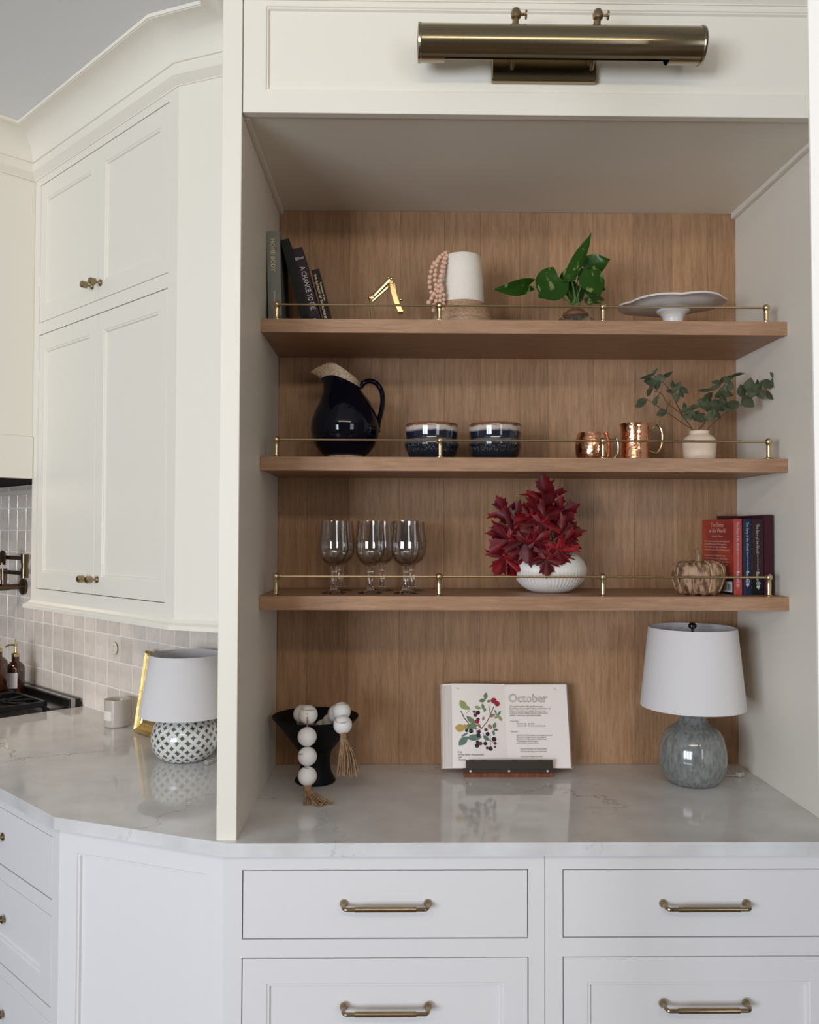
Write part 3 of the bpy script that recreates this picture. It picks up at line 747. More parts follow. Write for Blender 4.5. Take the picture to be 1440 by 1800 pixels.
text('spine_lettering', 'Elliot', 0.0115, PALE, b, (0.0, -0.0014, 0.183), (1, 0, 0), (0, 0, 1), 'CENTER')
text('spine_lettering', 'R', 0.013, PALE, b, (0.0, -0.0014, 0.012), (1, 0, 0), (0, 0, 1), 'CENTER')
b = book('book', 'smallest black paperback leaning rightmost of the four top-shelf books', (-0.1820, 0.40, z1+0.0002), 0.021, 0.158, 0.12, DKBR, -0.245, round_spine=False)
text('spine_lettering', 'THE SHADOW OF THE ALMIGHTY', 0.0085, FOIL, b, (-0.0065, -0.0014, 0.146), (0, 0, -1), (1, 0, 0), sx=0.98)
text('spine_lettering', 'Testament of Jim', 0.0075, FOIL, b, (0.0035, -0.0014, 0.122), (0, 0, -1), (1, 0, 0))

# ================================================================== folding brass ornament
t = thing('folding_ornament', 'folding polished brass linkage ornament bent into an arch on the top shelf', 'ornament', (-0.066, 0.45, z1))
def O_(x, y, z): return Vector((x+0.066, y-0.45, z-z1))
bm = NB()
for y in (0.444, 0.462): add_tube(bm, [O_(-0.0665+(0.006 if y > .45 else 0), y, z1+0.0001), O_(-0.0735+(0.004 if y > .45 else 0), y, 1.313)], 0.0033, 8)
obj('leg', bm, GOLD, t, True)
bm = NB(); add_sphere(bm, O_(-0.0755, 0.442, 1.314), 0.0045, 12, 8); add_sphere(bm, O_(-0.066, 0.442, 1.320), 0.0045, 12, 8); add_tube(bm, [O_(-0.071, 0.438, 1.313), O_(-0.071, 0.466, 1.313)], 0.0032, 8); obj('hinge_pin', bm, GOLD, t, True)
bm = NB()
for y, dz in ((0.444, 0), (0.462, -0.010)):
    add_tube(bm, [O_(-0.070, y, 1.315+dz*0.4), O_(-0.022, y, 1.365+dz)], [0.0042, 0.0048], 8, flat=(1, 1.3))
obj('upper_arm', bm, GOLD, t, True)
bm = NB(); add_sphere(bm, O_(-0.025, 0.440, 1.369), 0.004, 12, 8); add_sphere(bm, O_(-0.016, 0.440, 1.366), 0.0045, 12, 8); add_box(bm, O_(-0.024, 0.440, 1.352), O_(-0.011, 0.466, 1.363), 0.002); obj('top_joint', bm, GOLD, t, True)
bm = NB()
path = smooth_path([(-0.018, 0, 1.358), (-0.0145, 0, 1.335), (-0.007, 0, 1.308), (0.003, 0, 1.284), (0.007, 0, 1.277)], 4)
for y0_, y1_, w0, w1 in ((0.441, 0.4435, -0.0035, 0.0042), (0.463, 0.4655, 0.0045, 0.0105)):
    rows = [[bm.verts.new(O_(p.x+w, y, p.z+w*0.35)) for w, y in ((w0, y0_), (w1, y0_), (w1, y1_), (w0, y1_))] for p in path]
    for r0, r1 in zip(rows, rows[1:]):
        for k in range(4): bm.faces.new((r0[k], r0[(k+1) % 4], r1[(k+1) % 4], r1[k]))
    bm.faces.new(rows[0]); bm.faces.new(rows[-1][::-1])
add_box(bm, O_(0.001, 0.4412, 1.2755), O_(0.016, 0.4652, 1.282), 0.001)
add_sphere(bm, O_(0.0105, 0.444, 1.310), 0.0042, 10, 8)
obj('hanging_link', bm, GOLD, t, True)

# ================================================================== white vase on the top shelf + bead strand
VX, VY = 0.1775, 0.455
t = thing('ceramic_vase', 'white-glazed tapered vase with bare sandy base on the top shelf', 'vase', (VX, VY, z1))
bm = NB(); add_lathe(bm, [(0.0625, 0.078), (0.0610, 0.081), (0.0595, 0.0860), (0.0575, 0.14), (0.0545, 0.18), (0.0515, 0.2065), (0.0490, 0.2095), (0.0462, 0.2085), (0.045, 0.203), (0.048, 0.12), (0.05, 0.05), (0, 0.045)], 40); obj('glazed_body', bm, CREAMG, t, True)
bm = NB(); add_lathe(bm, [(0, 0), (0.072, 0), (0.079, 0.008), (0.0825, 0.024), (0.0815, 0.040), (0.077, 0.054), (0.070, 0.066), (0.0632, 0.0735), (0.0618, 0.0785), (0, 0.0785)], 40); obj('bare_base', bm, SANDY, t, True)
t = thing('bead_strand', 'strand of blush wooden beads draped over the white vase rim', 'beads', (0.108, 0.415, z1+0.03))
bm = NB(); add_sphere(bm, (0, 0, 0), 0.0066, 10, 7); beadme = mesh_of('bead', bm, PINKB, True)
T0 = Vector((0.108, 0.415, z1+0.03))
strands = [
  [(0.134, 0.438, 1.4375), (0.121, 0.425, 1.424), (0.104, 0.418, 1.408), (0.092, 0.415, 1.385), (0.087, 0.415, 1.352), (0.090, 0.413, 1.325), (0.096, 0.410, 1.308)],
  [(0.130, 0.430, 1.434), (0.112, 0.415, 1.415), (0.103, 0.41, 1.385), (0.101, 0.41, 1.352), (0.104, 0.408, 1.335), (0.098, 0.405, 1.315), (0.086, 0.405, 1.295), (0.078, 0.405, 1.284)],
  [(0.134, 0.424, 1.424), (0.124, 0.412, 1.408), (0.118, 0.405, 1.375), (0.111, 0.402, 1.343), (0.108, 0.40, 1.318), (0.104, 0.40, 1.296), (0.098, 0.40, 1.283), (0.096, 0.40, 1.266)],
  [(0.129, 0.416, 1.415), (0.124, 0.408, 1.385), (0.117, 0.402, 1.36), (0.116, 0.398, 1.337), (0.122, 0.398, 1.315), (0.123, 0.398, 1.295), (0.122, 0.396, 1.272)],
  [(0.119, 0.402, 1.332), (0.114, 0.394, 1.315), (0.114, 0.392, 1.295), (0.112, 0.392, 1.272)]]
for st in strands:
    sp = smooth_path(st, 14); acc = 0; obj('bead', beadme, PINKB, t, loc=sp[0]-T0)
    for p, q in zip(sp, sp[1:]):
        acc += (q-p).length
        if acc >= 0.0126:
            acc = 0; o = obj('bead', beadme, PINKB, t, loc=q-T0); s_ = rnd.uniform(0.88, 1.1); o.scale = (s_, s_, s_)

# ================================================================== pothos in glass
PX, PY = 0.489, 0.455
P0 = Vector((PX, PY, z1))
t = thing('potted_pothos', 'green variegated trailing plant rooted in a glass bowl, top shelf', 'plant', P0)
bm = NB(); add_lathe(bm, [(0, 0.0003), (0.030, 0.0003), (0.044, 0.010), (0.050, 0.028), (0.046, 0.040), (0.037, 0.0465), (0.0355, 0.0465), (0.0445, 0.039), (0.0482, 0.028), (0.042, 0.012), (0.029, 0.003), (0, 0.003)], 32); obj('glass_bowl', bm, CLEAR, t, True)
bm = NB(); add_lathe(bm, [(0, 0.047), (0.0335, 0.047), (0.0355, 0.050), (0.0350, 0.055), (0.026, 0.061), (0.022, 0.066), (0, 0.066)], 28); obj('wooden_collar', bm, mat('collar_wood', (0.20, 0.09, 0.045, 1), 0.5, var=0.3, vscale=40), t, True)
bm = NB()
for k in range(14):
    a = rnd.uniform(0, 2*PI); r = rnd.uniform(0.004, 0.022)
    add_tube(bm, smooth_path([(0.006*math.cos(a), 0.006*math.sin(a), 0.034), (r*.6*math.cos(a), r*.6*math.sin(a), 0.02), (r*math.cos(a+.5), r*math.sin(a+.5), 0.006)], 3), 0.0011, 5)
obj('roots', bm, mat('pale_root', (0.55, 0.52, 0.42, 1), 0.6), t, True)
def leaf_mesh(base, tip, width, side, fold=0.25, droop=0.0, n=9, shape='heart'):
    """curved leaf blade from base to tip; 'side' is the direction across the blade"""
    B = Vector(base); T = Vector(tip); L = (T-B); ln = L.length; X = Vector(side)
    X = (X-L*(X.dot(L)/ln**2)).normalized(); Nn = X.cross(L/ln).normalized()
    bm = NB(); rows = []
    m = 4
    for i in range(n+1):
        s_ = i/n
        if shape == 'heart': w = width/2*(math.sin(PI*min(1, s_*0.93+0.11)**0.75)**0.85)*(1 if s_ < .98 else .3)
        else: w = width/2*math.sin(PI*(0.02+0.96*s_)**0.8)
        back = 0.10*ln*(1-s_)**3 if shape == 'heart' else 0
        row = []
        for j in range(-m, m+1):
            u = j/m
            p = B + L*s_ + X*(w*u) + Nn*(fold*w*abs(u)**1.2) - Nn*(droop*ln*(s_-.5)**2) - L.normalized()*(back*abs(u)*1.6)
            p += Nn*0.02*width*math.sin(s_*9+u*3)
            row.append(bm.verts.new(p))
        rows.append(row)
    for a, b in zip(rows, rows[1:]):
        for j in range(2*m): bm.faces.new((a[j], a[j+1], b[j+1], b[j]))
    # thickness
    bmesh.ops.solidify(bm, geom=bm.faces[:], thickness=0.0007)
    return bm
def pl(x, y, z): return Vector((x, y, z))-P0
pothos = [  # base, tip, width, side vector
  ((0.365, 0.45, 1.352), (0.262, 0.43, 1.333), 0.040, (0.25, -0.5, 0.85), 0.1, 0.35),
  ((0.435, 0.43, 1.368), (0.377, 0.405, 1.303), 0.080, (0.75, 0.05, -0.62), 0.12, 0.3),
  ((0.474, 0.43, 1.366), (0.535, 0.455, 1.500), 0.036, (0.85, -0.5, -0.1), 0.55, -0.15),
  ((0.466, 0.425, 1.378), (0.482, 0.415, 1.360), 0.026, (0.9, -0.35, 0.1), 0.3, 0.0),
  ((0.516, 0.455, 1.402), (0.579, 0.43, 1.422), 0.052, (-0.35, -0.35, 0.87), 0.2, 0.45),
  ((0.520, 0.43, 1.387), (0.543, 0.40, 1.308), 0.062, (0.95, 0.1, 0.2), 0.15, 0.3),
  ((0.497, 0.47, 1.358), (0.472, 0.44, 1.300), 0.052, (0.9, 0.3, -0.2), 0.2, 0.2),
  ((0.532, 0.48, 1.365), (0.572, 0.455, 1.342), 0.050, (0.4, 0.2, 0.9), 0.2, 0.3),
  ((0.500, 0.46, 1.392), (0.520, 0.46, 1.390), 0.014, (0.1, -.4, 0.9), 0.2, 0.0),
  ((0.540, 0.48, 1.330), (0.553, 0.43, 1.297), 0.045, (0.9, 0.1, 0.3), 0.2, 0.2),
  ((0.458, 0.47, 1.372), (0.466, 0.455, 1.406), 0.020, (0.8, -0.4, 0.1), 0.4, 0.0),
]
for B_, T_, w, sd, fo, dr in pothos:
    bmm = leaf_mesh(pl(*B_), pl(*T_), w*1.18, sd, fo, dr)
    obj('leaf', bmm, LEAFG, t, True, ang=60)
top_ = Vector((0, 0, 0.058))
for B_, *_r in pothos:
    e = pl(*B_)
    bm = NB(); mid = (top_+e)/2 + Vector((0, 0, 0.014)) + Vector((e.x*-.1, 0, 0))
    s0 = top_+Vector((rnd.uniform(-.012, .012), rnd.uniform(-.01, .01), 0))
    add_tube(bm, smooth_path([s0-Vector((0, 0, .03)), s0, mid, e], 4), 0.0014, 6); obj('stem', bm, STEMG, t, True)

# ================================================================== cake stand
CX, CY = 0.762, 0.468
t = thing('cake_stand', 'white scalloped oval cake stand on a short foot, top shelf', 'cake stand', (CX, CY, z1))
def scal(p, tt):
    r = math.hypot(p.x, p.y)
    k = max(0, (r-0.10)/0.045)
    f = 1+0.035*k*(abs(math.cos(3*tt+0.25))**0.7-0.5)
    return Vector((p.x*f*1.0, p.y*f*0.86, p.z+0.004*k*(abs(math.cos(3*tt+.25))-0.5)))
bm = NB(); add_lathe(bm, [(0, 0.072), (0.05, 0.071), (0.095, 0.073), (0.108, 0.079), (0.125, 0.084), (0.145, 0.083), (0.1465, 0.0855), (0.144, 0.0885), (0.125, 0.089), (0.106, 0.084), (0.09, 0.078), (0, 0.077)], 72, None, scal)
pl_obj = obj('plate', bm, WHITE, t, True, ang=50); pl_obj.rotation_euler = (0, -0.035, 0)
bm = NB(); add_lathe(bm, [(0, 0), (0.029, 0), (0.030, 0.004), (0.0275, 0.009), (0.0262, 0.016), (0.0265, 0.040), (0.0285, 0.050), (0.034, 0.058), (0.043, 0.064), (0.045, 0.070), (0.034, 0.0735), (0, 0.0735)], 40); obj('foot', bm, WHITE, t, True)

# ================================================================== pitcher
z2 = SH[1]
QX, QY = -0.1425, 0.475
t = thing('pitcher', 'glossy navy-black pitcher with bare stoneware lip on the middle shelf', 'jug', (QX, QY, z2))
def pitch_ring(r, z):
    s = max(0.0, (z-0.185)/0.065)
    return s
def pmod(p, tt):
    z = p.z; s = max(0.0, min(1.25, (z-0.175)/0.07))
    x, y = p.x, p.y
    x2 = x - 0.006*s
    lean = -0.62*s
    nz = z + lean*x*1.0
    c = max(0, -math.cos(tt))
    sp = s*s*(c**4)*0.036           # pulled spout on the left
    x2 -= sp; nz -= sp*0.85
    y2 = y*(1-0.10*s*c**2)
    return Vector((x2, y2, nz))
body = [(0, 0.0155), (0.052, 0.0155), (0.064, 0.0225), (0.081, 0.043), (0.090, 0.066), (0.0945, 0.090), (0.0925, 0.112), (0.084, 0.138), (0.070, 0.165), (0.058, 0.188), (0.0500, 0.208), (0.0465, 0.2235)]
bm = NB(); add_lathe(bm, body+[(0.0445, 0.2235), (0.0475, 0.206), (0.055, 0.188), (0.066, 0.165), (0.05, 0.13), (0, 0.12)], 56, None, pmod); obj('glazed_body', bm, NAVY, t, True)
bm = NB(); add_lathe(bm, [(0.0466, 0.2237), (0.0462, 0.235), (0.0475, 0.249), (0.0465, 0.2525), (0.0445, 0.2525), (0.043, 0.249), (0.0425, 0.235), (0.0440, 0.2237)], 56, None, pmod); obj('bare_lip', bm, STONEWARE, t, True)
bm = NB(); add_lathe(bm, [(0, 0.0001), (0.0500, 0.0001), (0.0515, 0.004), (0.0510, 0.0153), (0, 0.0153)], 40); obj('bare_foot', bm, STONEWARE, t, True)
bm = NB()
hp = smooth_path([(0.041, 0, 0.206), (0.050, 0, 0.218), (0.066, 0, 0.2245), (0.085, 0, 0.218), (0.099, 0, 0.198), (0.103, 0, 0.170), (0.099, 0, 0.140), (0.092, 0, 0.112), (0.090, 0, 0.092), (0.0915, 0, 0.082)], 5)
add_tube(bm, hp, [0.0085]*6+[0.0078]*(len(hp)-12)+[0.0062]*6, 14, flat=(1.25, 0.9)); obj('handle', bm, NAVY, t, True)

# ================================================================== bowls
def bowl(x, y, label, mod=0):
    t = thing('stoneware_bowl', label, 'bowl', (x, y, z2), group='brown-rimmed glazed bowls')
    d = 0.003*mod
    bm = NB(); add_lathe(bm, [(0, 0.0002), (0.054, 0.0002), (0.057, 0.004), (0.066, 0.022), (0.071+d, 0.042), (0.0725+d, 0.050), (0.0718, 0.057), (0.0700, 0.062), (0.0715, 0.075), (0.0725, 0.094), (0.0725, 0.1015), (0.0715, 0.1035), (0.0695, 0.1015), (0.068, 0.08), (0.063, 0.04), (0.04, 0.012), (0, 0.010)], 48)
    obj('glazed_body', bm, BOWLM, t, True, ang=60)
    return t
bowl(0.0955, 0.468, 'dark stoneware bowl with brown rim, nearest the navy pitcher', 1)
b2 = bowl(0.2690, 0.462, 'dark stoneware bowl with brown rim, the one nearer the copper mugs', 0)

# ================================================================== copper mugs
t = thing('copper_mug', 'short barrel-shaped hammered copper mug with brass handle, middle shelf', 'mug', (0.5335, 0.445, z2))
bm = NB(); add_lathe(bm, [(0, 0.0002), (0.040, 0.0002), (0.0425, 0.006), (0.046, 0.022), (0.0475, 0.040), (0.0460, 0.058), (0.0410, 0.076), (0.0405, 0.0795), (0.0395, 0.0800), (0.0385, 0.078), (0.044, 0.056), (0.045, 0.04), (0.041, 0.01), (0, 0.006)], 48); obj('body', bm, COPPER, t, True)
bm = NB(); add_tube(bm, smooth_path([(0.040, 0, 0.064), (0.052, 0, 0.063), (0.060, 0, 0.069), (0.066, 0, 0.062), (0.069, 0, 0.045), (0.068, 0, 0.026), (0.060, 0, 0.013), (0.063, 0, 0.006), (0.052, 0, 0.004), (0.0445, 0, 0.008)], 5), 0.0036, 10, flat=(1.3, 0.9)); obj('handle', bm, BRASS, t, True)
t = thing('copper_mug', 'tall straight hammered copper tankard with brass handle beside the barrel mug', 'mug', (0.6560, 0.475, z2))
bm = NB(); add_lathe(bm, [(0, 0.0002), (0.0405, 0.0002), (0.0415, 0.004), (0.0395, 0.010), (0.0385, 0.05), (0.0385, 0.095), (0.0410, 0.107), (0.0415, 0.1090), (0.0405, 0.1095), (0.0375, 0.104), (0.037, 0.02), (0.03, 0.008), (0, 0.007)], 48); obj('body', bm, COPPER, t, True)
bm = NB(); add_tube(bm, smooth_path([(0.038, 0, 0.091), (0.048, 0, 0.095), (0.058, 0, 0.104), (0.068, 0, 0.104), (0.075, 0, 0.090), (0.077, 0, 0.070), (0.073, 0, 0.046), (0.062, 0, 0.029), (0.052, 0, 0.030), (0.038, 0, 0.035)], 5), 0.0034, 10, flat=(1.2, 0.9)); obj('handle', bm, BRASS, t, True)

# ================================================================== cream vase with branches
EX, EY = 0.8290, 0.455
E0 = Vector((EX, EY, z2))
t = thing('clay_vase', 'small buff clay vase with short neck on the middle shelf', 'vase', E0)
bm = NB(); add_lathe(bm, [(0, 0.0002), (0.0395, 0.0002), (0.041, 0.004), (0.0435, 0.030), (0.0450, 0.052), (0.0440, 0.062), (0.037, 0.072), (0.0275, 0.0775), (0.0258, 0.080), (0.0262, 0.084), (0.0268, 0.0875), (0.0245, 0.0885), (0.0225, 0.086), (0.022, 0.078), (0.036, 0.068), (0.040, 0.05), (0.036, 0.012), (0, 0.008)], 44); obj('body', bm, BUFF, t, True)
def ez(u, v, y=0.455):       # measured branch points on the plate behind the vase, metres
    return Vector(((u-682)/5.143*0.001548, y-EY, (v-905)/-5.143*0.001548))
def branch_thing(label, stems, leaves, yb):
    b = thing('leafy_branch', label, 'branch', E0+Vector((0, 0, 0.03)), group='cut branches in the clay vase')
    off = Vector((0, 0, 0.03))
    for st in stems:
        pts = [ez(u, v, y)-off for u, v, y in st]
        bm = NB(); sp = smooth_path(pts, 5); n = len(sp)
        add_tube(bm, sp, [0.0019-0.0010*i/n for i in range(n)], 6); obj('twig', bm, STEMB, b, True)
    for u, v, y, an, ln, wd in leaves:
        c = ez(u, v, y)-off
        a = math.radians(an); d = Vector((math.cos(a), rnd.uniform(-.25, .25), math.sin(a)))*ln*0.001
        sd = Vector((-math.sin(a), rnd.uniform(-.7, .7), math.cos(a)))
        obj('leaf', leaf_mesh(c-d*0.58, c+d*0.58, wd*0.00125, sd, 0.2, 0.2, 5, 'oval'), LEAFE, b, True, ang=60)
branch_thing('long thin leafy branch arching out to the left from the clay vase',
  [[(676, 800, .450), (640, 640, .448), (610, 605, .445), (430, 490, .44), (365, 448, .44), (240, 375, .43), (178, 335, .43)], [(365, 448, .44), (375, 390, .44), (402, 345, .435)], [(285, 330, .43), (285, 300, .43), (320, 265, .43)]],
  [(124, 372, .43, 210, 36, 20), (320, 455, .44, 205, 26, 17), (258, 350, .43, 75, 24, 13), (208, 262, .43, 55, 30, 15), (225, 215, .43, 60, 20, 10)], 0)
branch_thing('upright leafy branch rising left of centre from the clay vase',
  [[(684, 800, .462), (640, 630, .462), (600, 545, .465), (520, 440, .47), (410, 345, .475), (360, 265, .475), (290, 235, .475)], [(545, 470, .466), (480, 360, .46), (430, 270, .455), (350, 165, .455), (270, 105, .455)]],
  [(270, 78, .455, 50, 26, 9), (200, 118, .455, 200, 34, 10), (395, 97, .455, 30, 30, 12), (225, 158, .455, 185, 30, 20), (300, 155, .455, 260, 28, 22), (290, 200, .45, 265, 24, 18), (330, 130, .45, 330, 24, 16),
   (440, 195, .45, 100, 24, 16), (478, 205, .445, 60, 22, 15), (420, 252, .45, 175, 26, 13), (470, 310, .45, 275, 22, 16), (540, 243, .45, 325, 26, 15), (515, 275, .45, 300, 22, 15), (455, 235, .445, 20, 20, 12),
   (545, 390, .45, 110, 22, 13), (625, 398, .445, 15, 34, 14), (550, 425, .445, 10, 24, 14), (552, 480, .445, 190, 26, 15), (600, 465, .44, 330, 22, 16), (655, 500, .44, 345, 30, 18), (590, 490, .44, 250, 18, 12)], 0)
branch_thing('full leafy branch reaching right towards the niche wall',
  [[(690, 800, .45), (735, 625, .448), (820, 520, .44), (900, 450, .43), (985, 405, .42), (1085, 335, .40), (1190, 270, .39), (1270, 225, .385)]],
  [(765, 480, .43, 250, 28, 22), (800, 440, .43, 30, 26, 22), (830, 480, .43, 300, 20, 16), (940, 385, .42, 200, 34, 26), (1055, 370, .40, 320, 36, 28), (1000, 275, .40, 100, 34, 26), (1070, 215, .40, 80, 32, 26), (1035, 255, .41, 40, 30, 24), (1135, 255, .39, 70, 30, 24), (1080, 290, .39, 350, 28, 22), (1200, 215, .385, 160, 32, 22), (1240, 215, .385, 20, 26, 18), (1232, 318, .385, 320, 32, 22), (1160, 310, .39, 300, 26, 20), (1140, 215, .395, 110, 24, 18),
   (1275, 175, .385, 70, 28, 14), (1255, 140, .385, 125, 20, 8), (1340, 280, .385, 318, 36, 9), (1275, 255, .38, 270, 16, 8), (900, 410, .42, 340, 26, 20), (870, 400, .43, 20, 26, 20)], 0)
branch_thing('leafy branch rising right of centre towards the shelf above',
  [[(686, 800, .468), (675, 625, .468), (750, 530, .47), (790, 420, .47), (850, 290, .465), (910, 200, .46), (985, 110, .455)]],
  [(735, 237, .46, 185, 36, 9), (825, 212, .46, 200, 32, 11), (845, 160, .46, 185, 24, 12), (885, 160, .46, 30, 24, 10), (930, 130, .46, 20, 28, 12), (1040, 92, .455, 12, 36, 8), (960, 120, .455, 200, 28, 12), (940, 150, .45, 330, 26, 14), (900, 235, .455, 60, 26, 18), (940, 270, .45, 330, 28, 20), (865, 280, .455, 190, 26, 18), (900, 320, .45, 300, 28, 20), (850, 350, .455, 10, 28, 20), (740, 365, .46, 150, 40, 28), (775, 310, .46, 60, 36, 26), (720, 345, .455, 170, 30, 22), (690, 470, .46, 20, 30, 20), (655, 455, .465, 40, 28, 18), (815, 380, .45, 340, 30, 20), (960, 200, .45, 80, 24, 16), (780, 400, .45, 210, 32, 22), (700, 500, .45, 350, 30, 18)], 0)

# ================================================================== wine glasses
z3 = SH[2]
def glass_thing(x, y, label):
    t = thing('wine_glass', label, 'wine glass', (x, y, z3), group='stemmed wine glasses on the lowest shelf')
    bm = NB(); add_lathe(bm, [(0.0335, 0.192), (0.0350, 0.170), (0.0385, 0.140), (0.0395, 0.122), (0.037, 0.102), (0.029, 0.086), (0.017, 0.077), (0.0105, 0.0735)], 40)
    add_lathe(bm, [(0.0325, 0.192), (0.0338, 0.170), (0.0372, 0.140), (0.0382, 0.122), (0.0357, 0.104), (0.028, 0.089), (0.015, 0.080), (0, 0.078)], 40); obj('bowl', bm, CLEAR, t, True)
    bm = NB(); add_lathe(bm, [(0, 0.0738), (0.0105, 0.0735), (0.0088, 0.066), (0.0076, 0.055), (0.0068, 0.040), (0.0066, 0.028), (0.0080, 0.014), (0.0100, 0.0095), (0, 0.0095)], 24); obj('stem', bm, SOLIDG, t, True)
    bm = NB(); add_lathe(bm, [(0, 0.0002), (0.0335, 0.0002), (0.0345, 0.0014), (0.030, 0.003), (0.017, 0.006), (0.0105, 0.009), (0, 0.0092)], 40); obj('base', bm, SOLIDG, t, True)
    bm = NB(); M = None; add_lathe(bm, [(0.0325, 0.1918), (0.0325, 0.1926), (0.0335, 0.1926), (0.0335, 0.1918)], 40); obj('rim', bm, CLEAR, t, True)
    return t
g = glass_thing(-0.1660, 0.405, 'front stemmed wine glass, left of the three front glasses')
dup(g, (-0.0695, 0.405, z3), 'front stemmed wine glass in the middle of the three front glasses')
dup(g, (0.0250, 0.405, z3), 'front stemmed wine glass, right of three, by the brass post')
dup(g, (-0.1560, 0.525, z3), 'rear wine glass behind the left front glass')
dup(g, (-0.0405, 0.525, z3), 'rear wine glass behind the middle front glass')
dup(g, (0.0440, 0.525, z3), 'rear wine glass behind the right front glass')

# ================================================================== maple leaves in white vase
MX, MY = 0.4205, 0.470
t = thing('ribbed_vase', 'low round matte white vase with ribbed lower half, lowest shelf', 'vase', (MX, MY, z3))
def rib(p, tt):
    k = 0.0016*(0.5+0.5*math.cos(56*tt)) if 0.004 < p.z < 0.060 else 0
    k *= min(1, (0.060-p.z)/0.012) if p.z < .06 else 0
    f = 1-k/max(0.02, math.hypot(p.x, p.y)); return Vector((p.x*f, p.y*f, p.z))
prf = [(0, 0.0002), (0.046, 0.0002), (0.060, 0.006), (0.076, 0.016), (0.090, 0.031), (0.0985, 0.047), (0.1005, 0.058), (0.0995, 0.068), (0.093, 0.084), (0.080, 0.099), (0.062, 0.110), (0.042, 0.117), (0.030, 0.119), (0.026, 0.117), (0.026, 0.110), (0.06, 0.095), (0.085, 0.06), (0.06, 0.02), (0, 0.012)]
bm = NB(); add_lathe(bm, prf, 280, None, rib); obj('body', bm, MATTEW, t, True, ang=70)
half = [(0.0, -0.26), (0.06, -0.18), (0.22, -0.42), (0.25, -0.29), (0.46, -0.34), (0.37, -0.20), (0.24, -0.07), (0.46, -0.09), (0.62, -0.03), (0.66, 0.05), (0.98, 0.16), (0.76, 0.23), (0.80, 0.37), (0.60, 0.31), (0.40, 0.26), (0.19, 0.17), (0.26, 0.38), (0.40, 0.47), (0.31, 0.53), (0.42, 0.76), (0.25, 0.69), (0.18, 0.88), (0.10, 0.88), (0.0, 1.16)]
def maple_mesh(size):
    bm = NB(); out = half + [(-x, y) for x, y in half[-2:0:-1]]
    jit = [(x*1.08*rnd.uniform(.9, 1.1), y*rnd.uniform(.93, 1.07)) for x, y in out]
    c = bm.verts.new((0, 0, 0)); vs = []; ms = []
    for x, y in jit:
        r = math.hypot(x, y); a = math.atan2(x, y)
        zz = 0.16*math.cos(5*a)*r*0.6 - 0.12*r*r
        vs.append(bm.verts.new((x*size, y*size, zz*size)))
        ms.append(bm.verts.new((x*size*.45, y*size*.45, 0.04*size*math.cos(5*a))))
    n = len(vs)
    for k in range(n):
        k2 = (k+1) % n
        bm.faces.new((ms[k], ms[k2], vs[k2], vs[k])); bm.faces.new((c, ms[k2], ms[k]))
    bmesh.ops.solidify(bm, geom=bm.faces[:], thickness=0.0006)
    return mesh_of('leaf', bm, MAPLE, True, 60)
t2 = thing('maple_branch', 'crimson maple leaf branch arranged in the low white vase', 'branch', (MX, MY, z3+0.05))
M0 = Vector((MX, MY, z3+0.05))
maple = [  # centre x, y(depth), z offset from shelf, tip angle (deg, in the picture plane), size, tilt
 (964, 868, .47, 95, 34, .25), (962, 884, .45, 60, 30, -.3), (893, 897, .46, 118, 27, .2), (908, 928, .44, 186, 40, .15), (900, 945, .42, 215, 36, -.2), (951, 892, .43, 135, 25, .4), (958, 915, .41, 262, 34, .2), (962, 903, .42, 20, 30, -.2),
 (994, 895, .46, 25, 27, .3), (996, 915, .45, 50, 26, -.3), (992, 935, .42, 10, 34, .2), (998, 948, .40, 340, 26, -.3), (984, 960, .385, 285, 36, .25), (990, 965, .39, 300, 30, -.2), (966, 978, .37, 268, 27, .3), (970, 972, .375, 232, 26, -.3),
 (930, 945, .40, 280, 38, .2), (945, 948, .39, 318, 30, -.3), (893, 975, .43, 238, 33, .5), (902, 985, .43, 290, 26, -.4), (914, 910, .44, 160, 33, -.3), (938, 905, .43, 190, 26, .3), (976, 893, .48, 330, 28, .3), (980, 915, .45, 200, 24, .2), (925, 960, .41, 215, 26, .2), (952, 935, .40, 240, 30, -.2)]
for u, v, y, an, sz, tl in maple:
    sc_ = (1.9+y)/1521.2
    c = Vector(((u-702.0)*sc_, y, 0.6769-(v-934.0)*sc_-0.004)) - M0
    o = obj('leaf', maple_mesh(sz*sc_*1.18), MAPLE, t2)
    R_ = Matrix.Rotation(math.radians(an-90), 4, Vector((0, -1, 0))) @ Matrix.Rotation(PI/2+tl*0.7, 4, 'X') @ Matrix.Rotation(rnd.uniform(-.25, .25), 4, 'Y')
    o.matrix_local = Matrix.Translation(c) @ R_
    if sz > 29:
        bm = NB(); e = Vector((rnd.uniform(-.012, .012), rnd.uniform(-.01, .01), 0.062)); low = Vector((e.x*.6, e.y*.6, -0.02))
        add_tube(bm, smooth_path([low, e, (e+c)/2+Vector((0, 0.01, 0.012)), c+Vector((0, 0.002, 0))], 5), 0.0014, 6); obj('twig', bm, STEMB, t2, True)

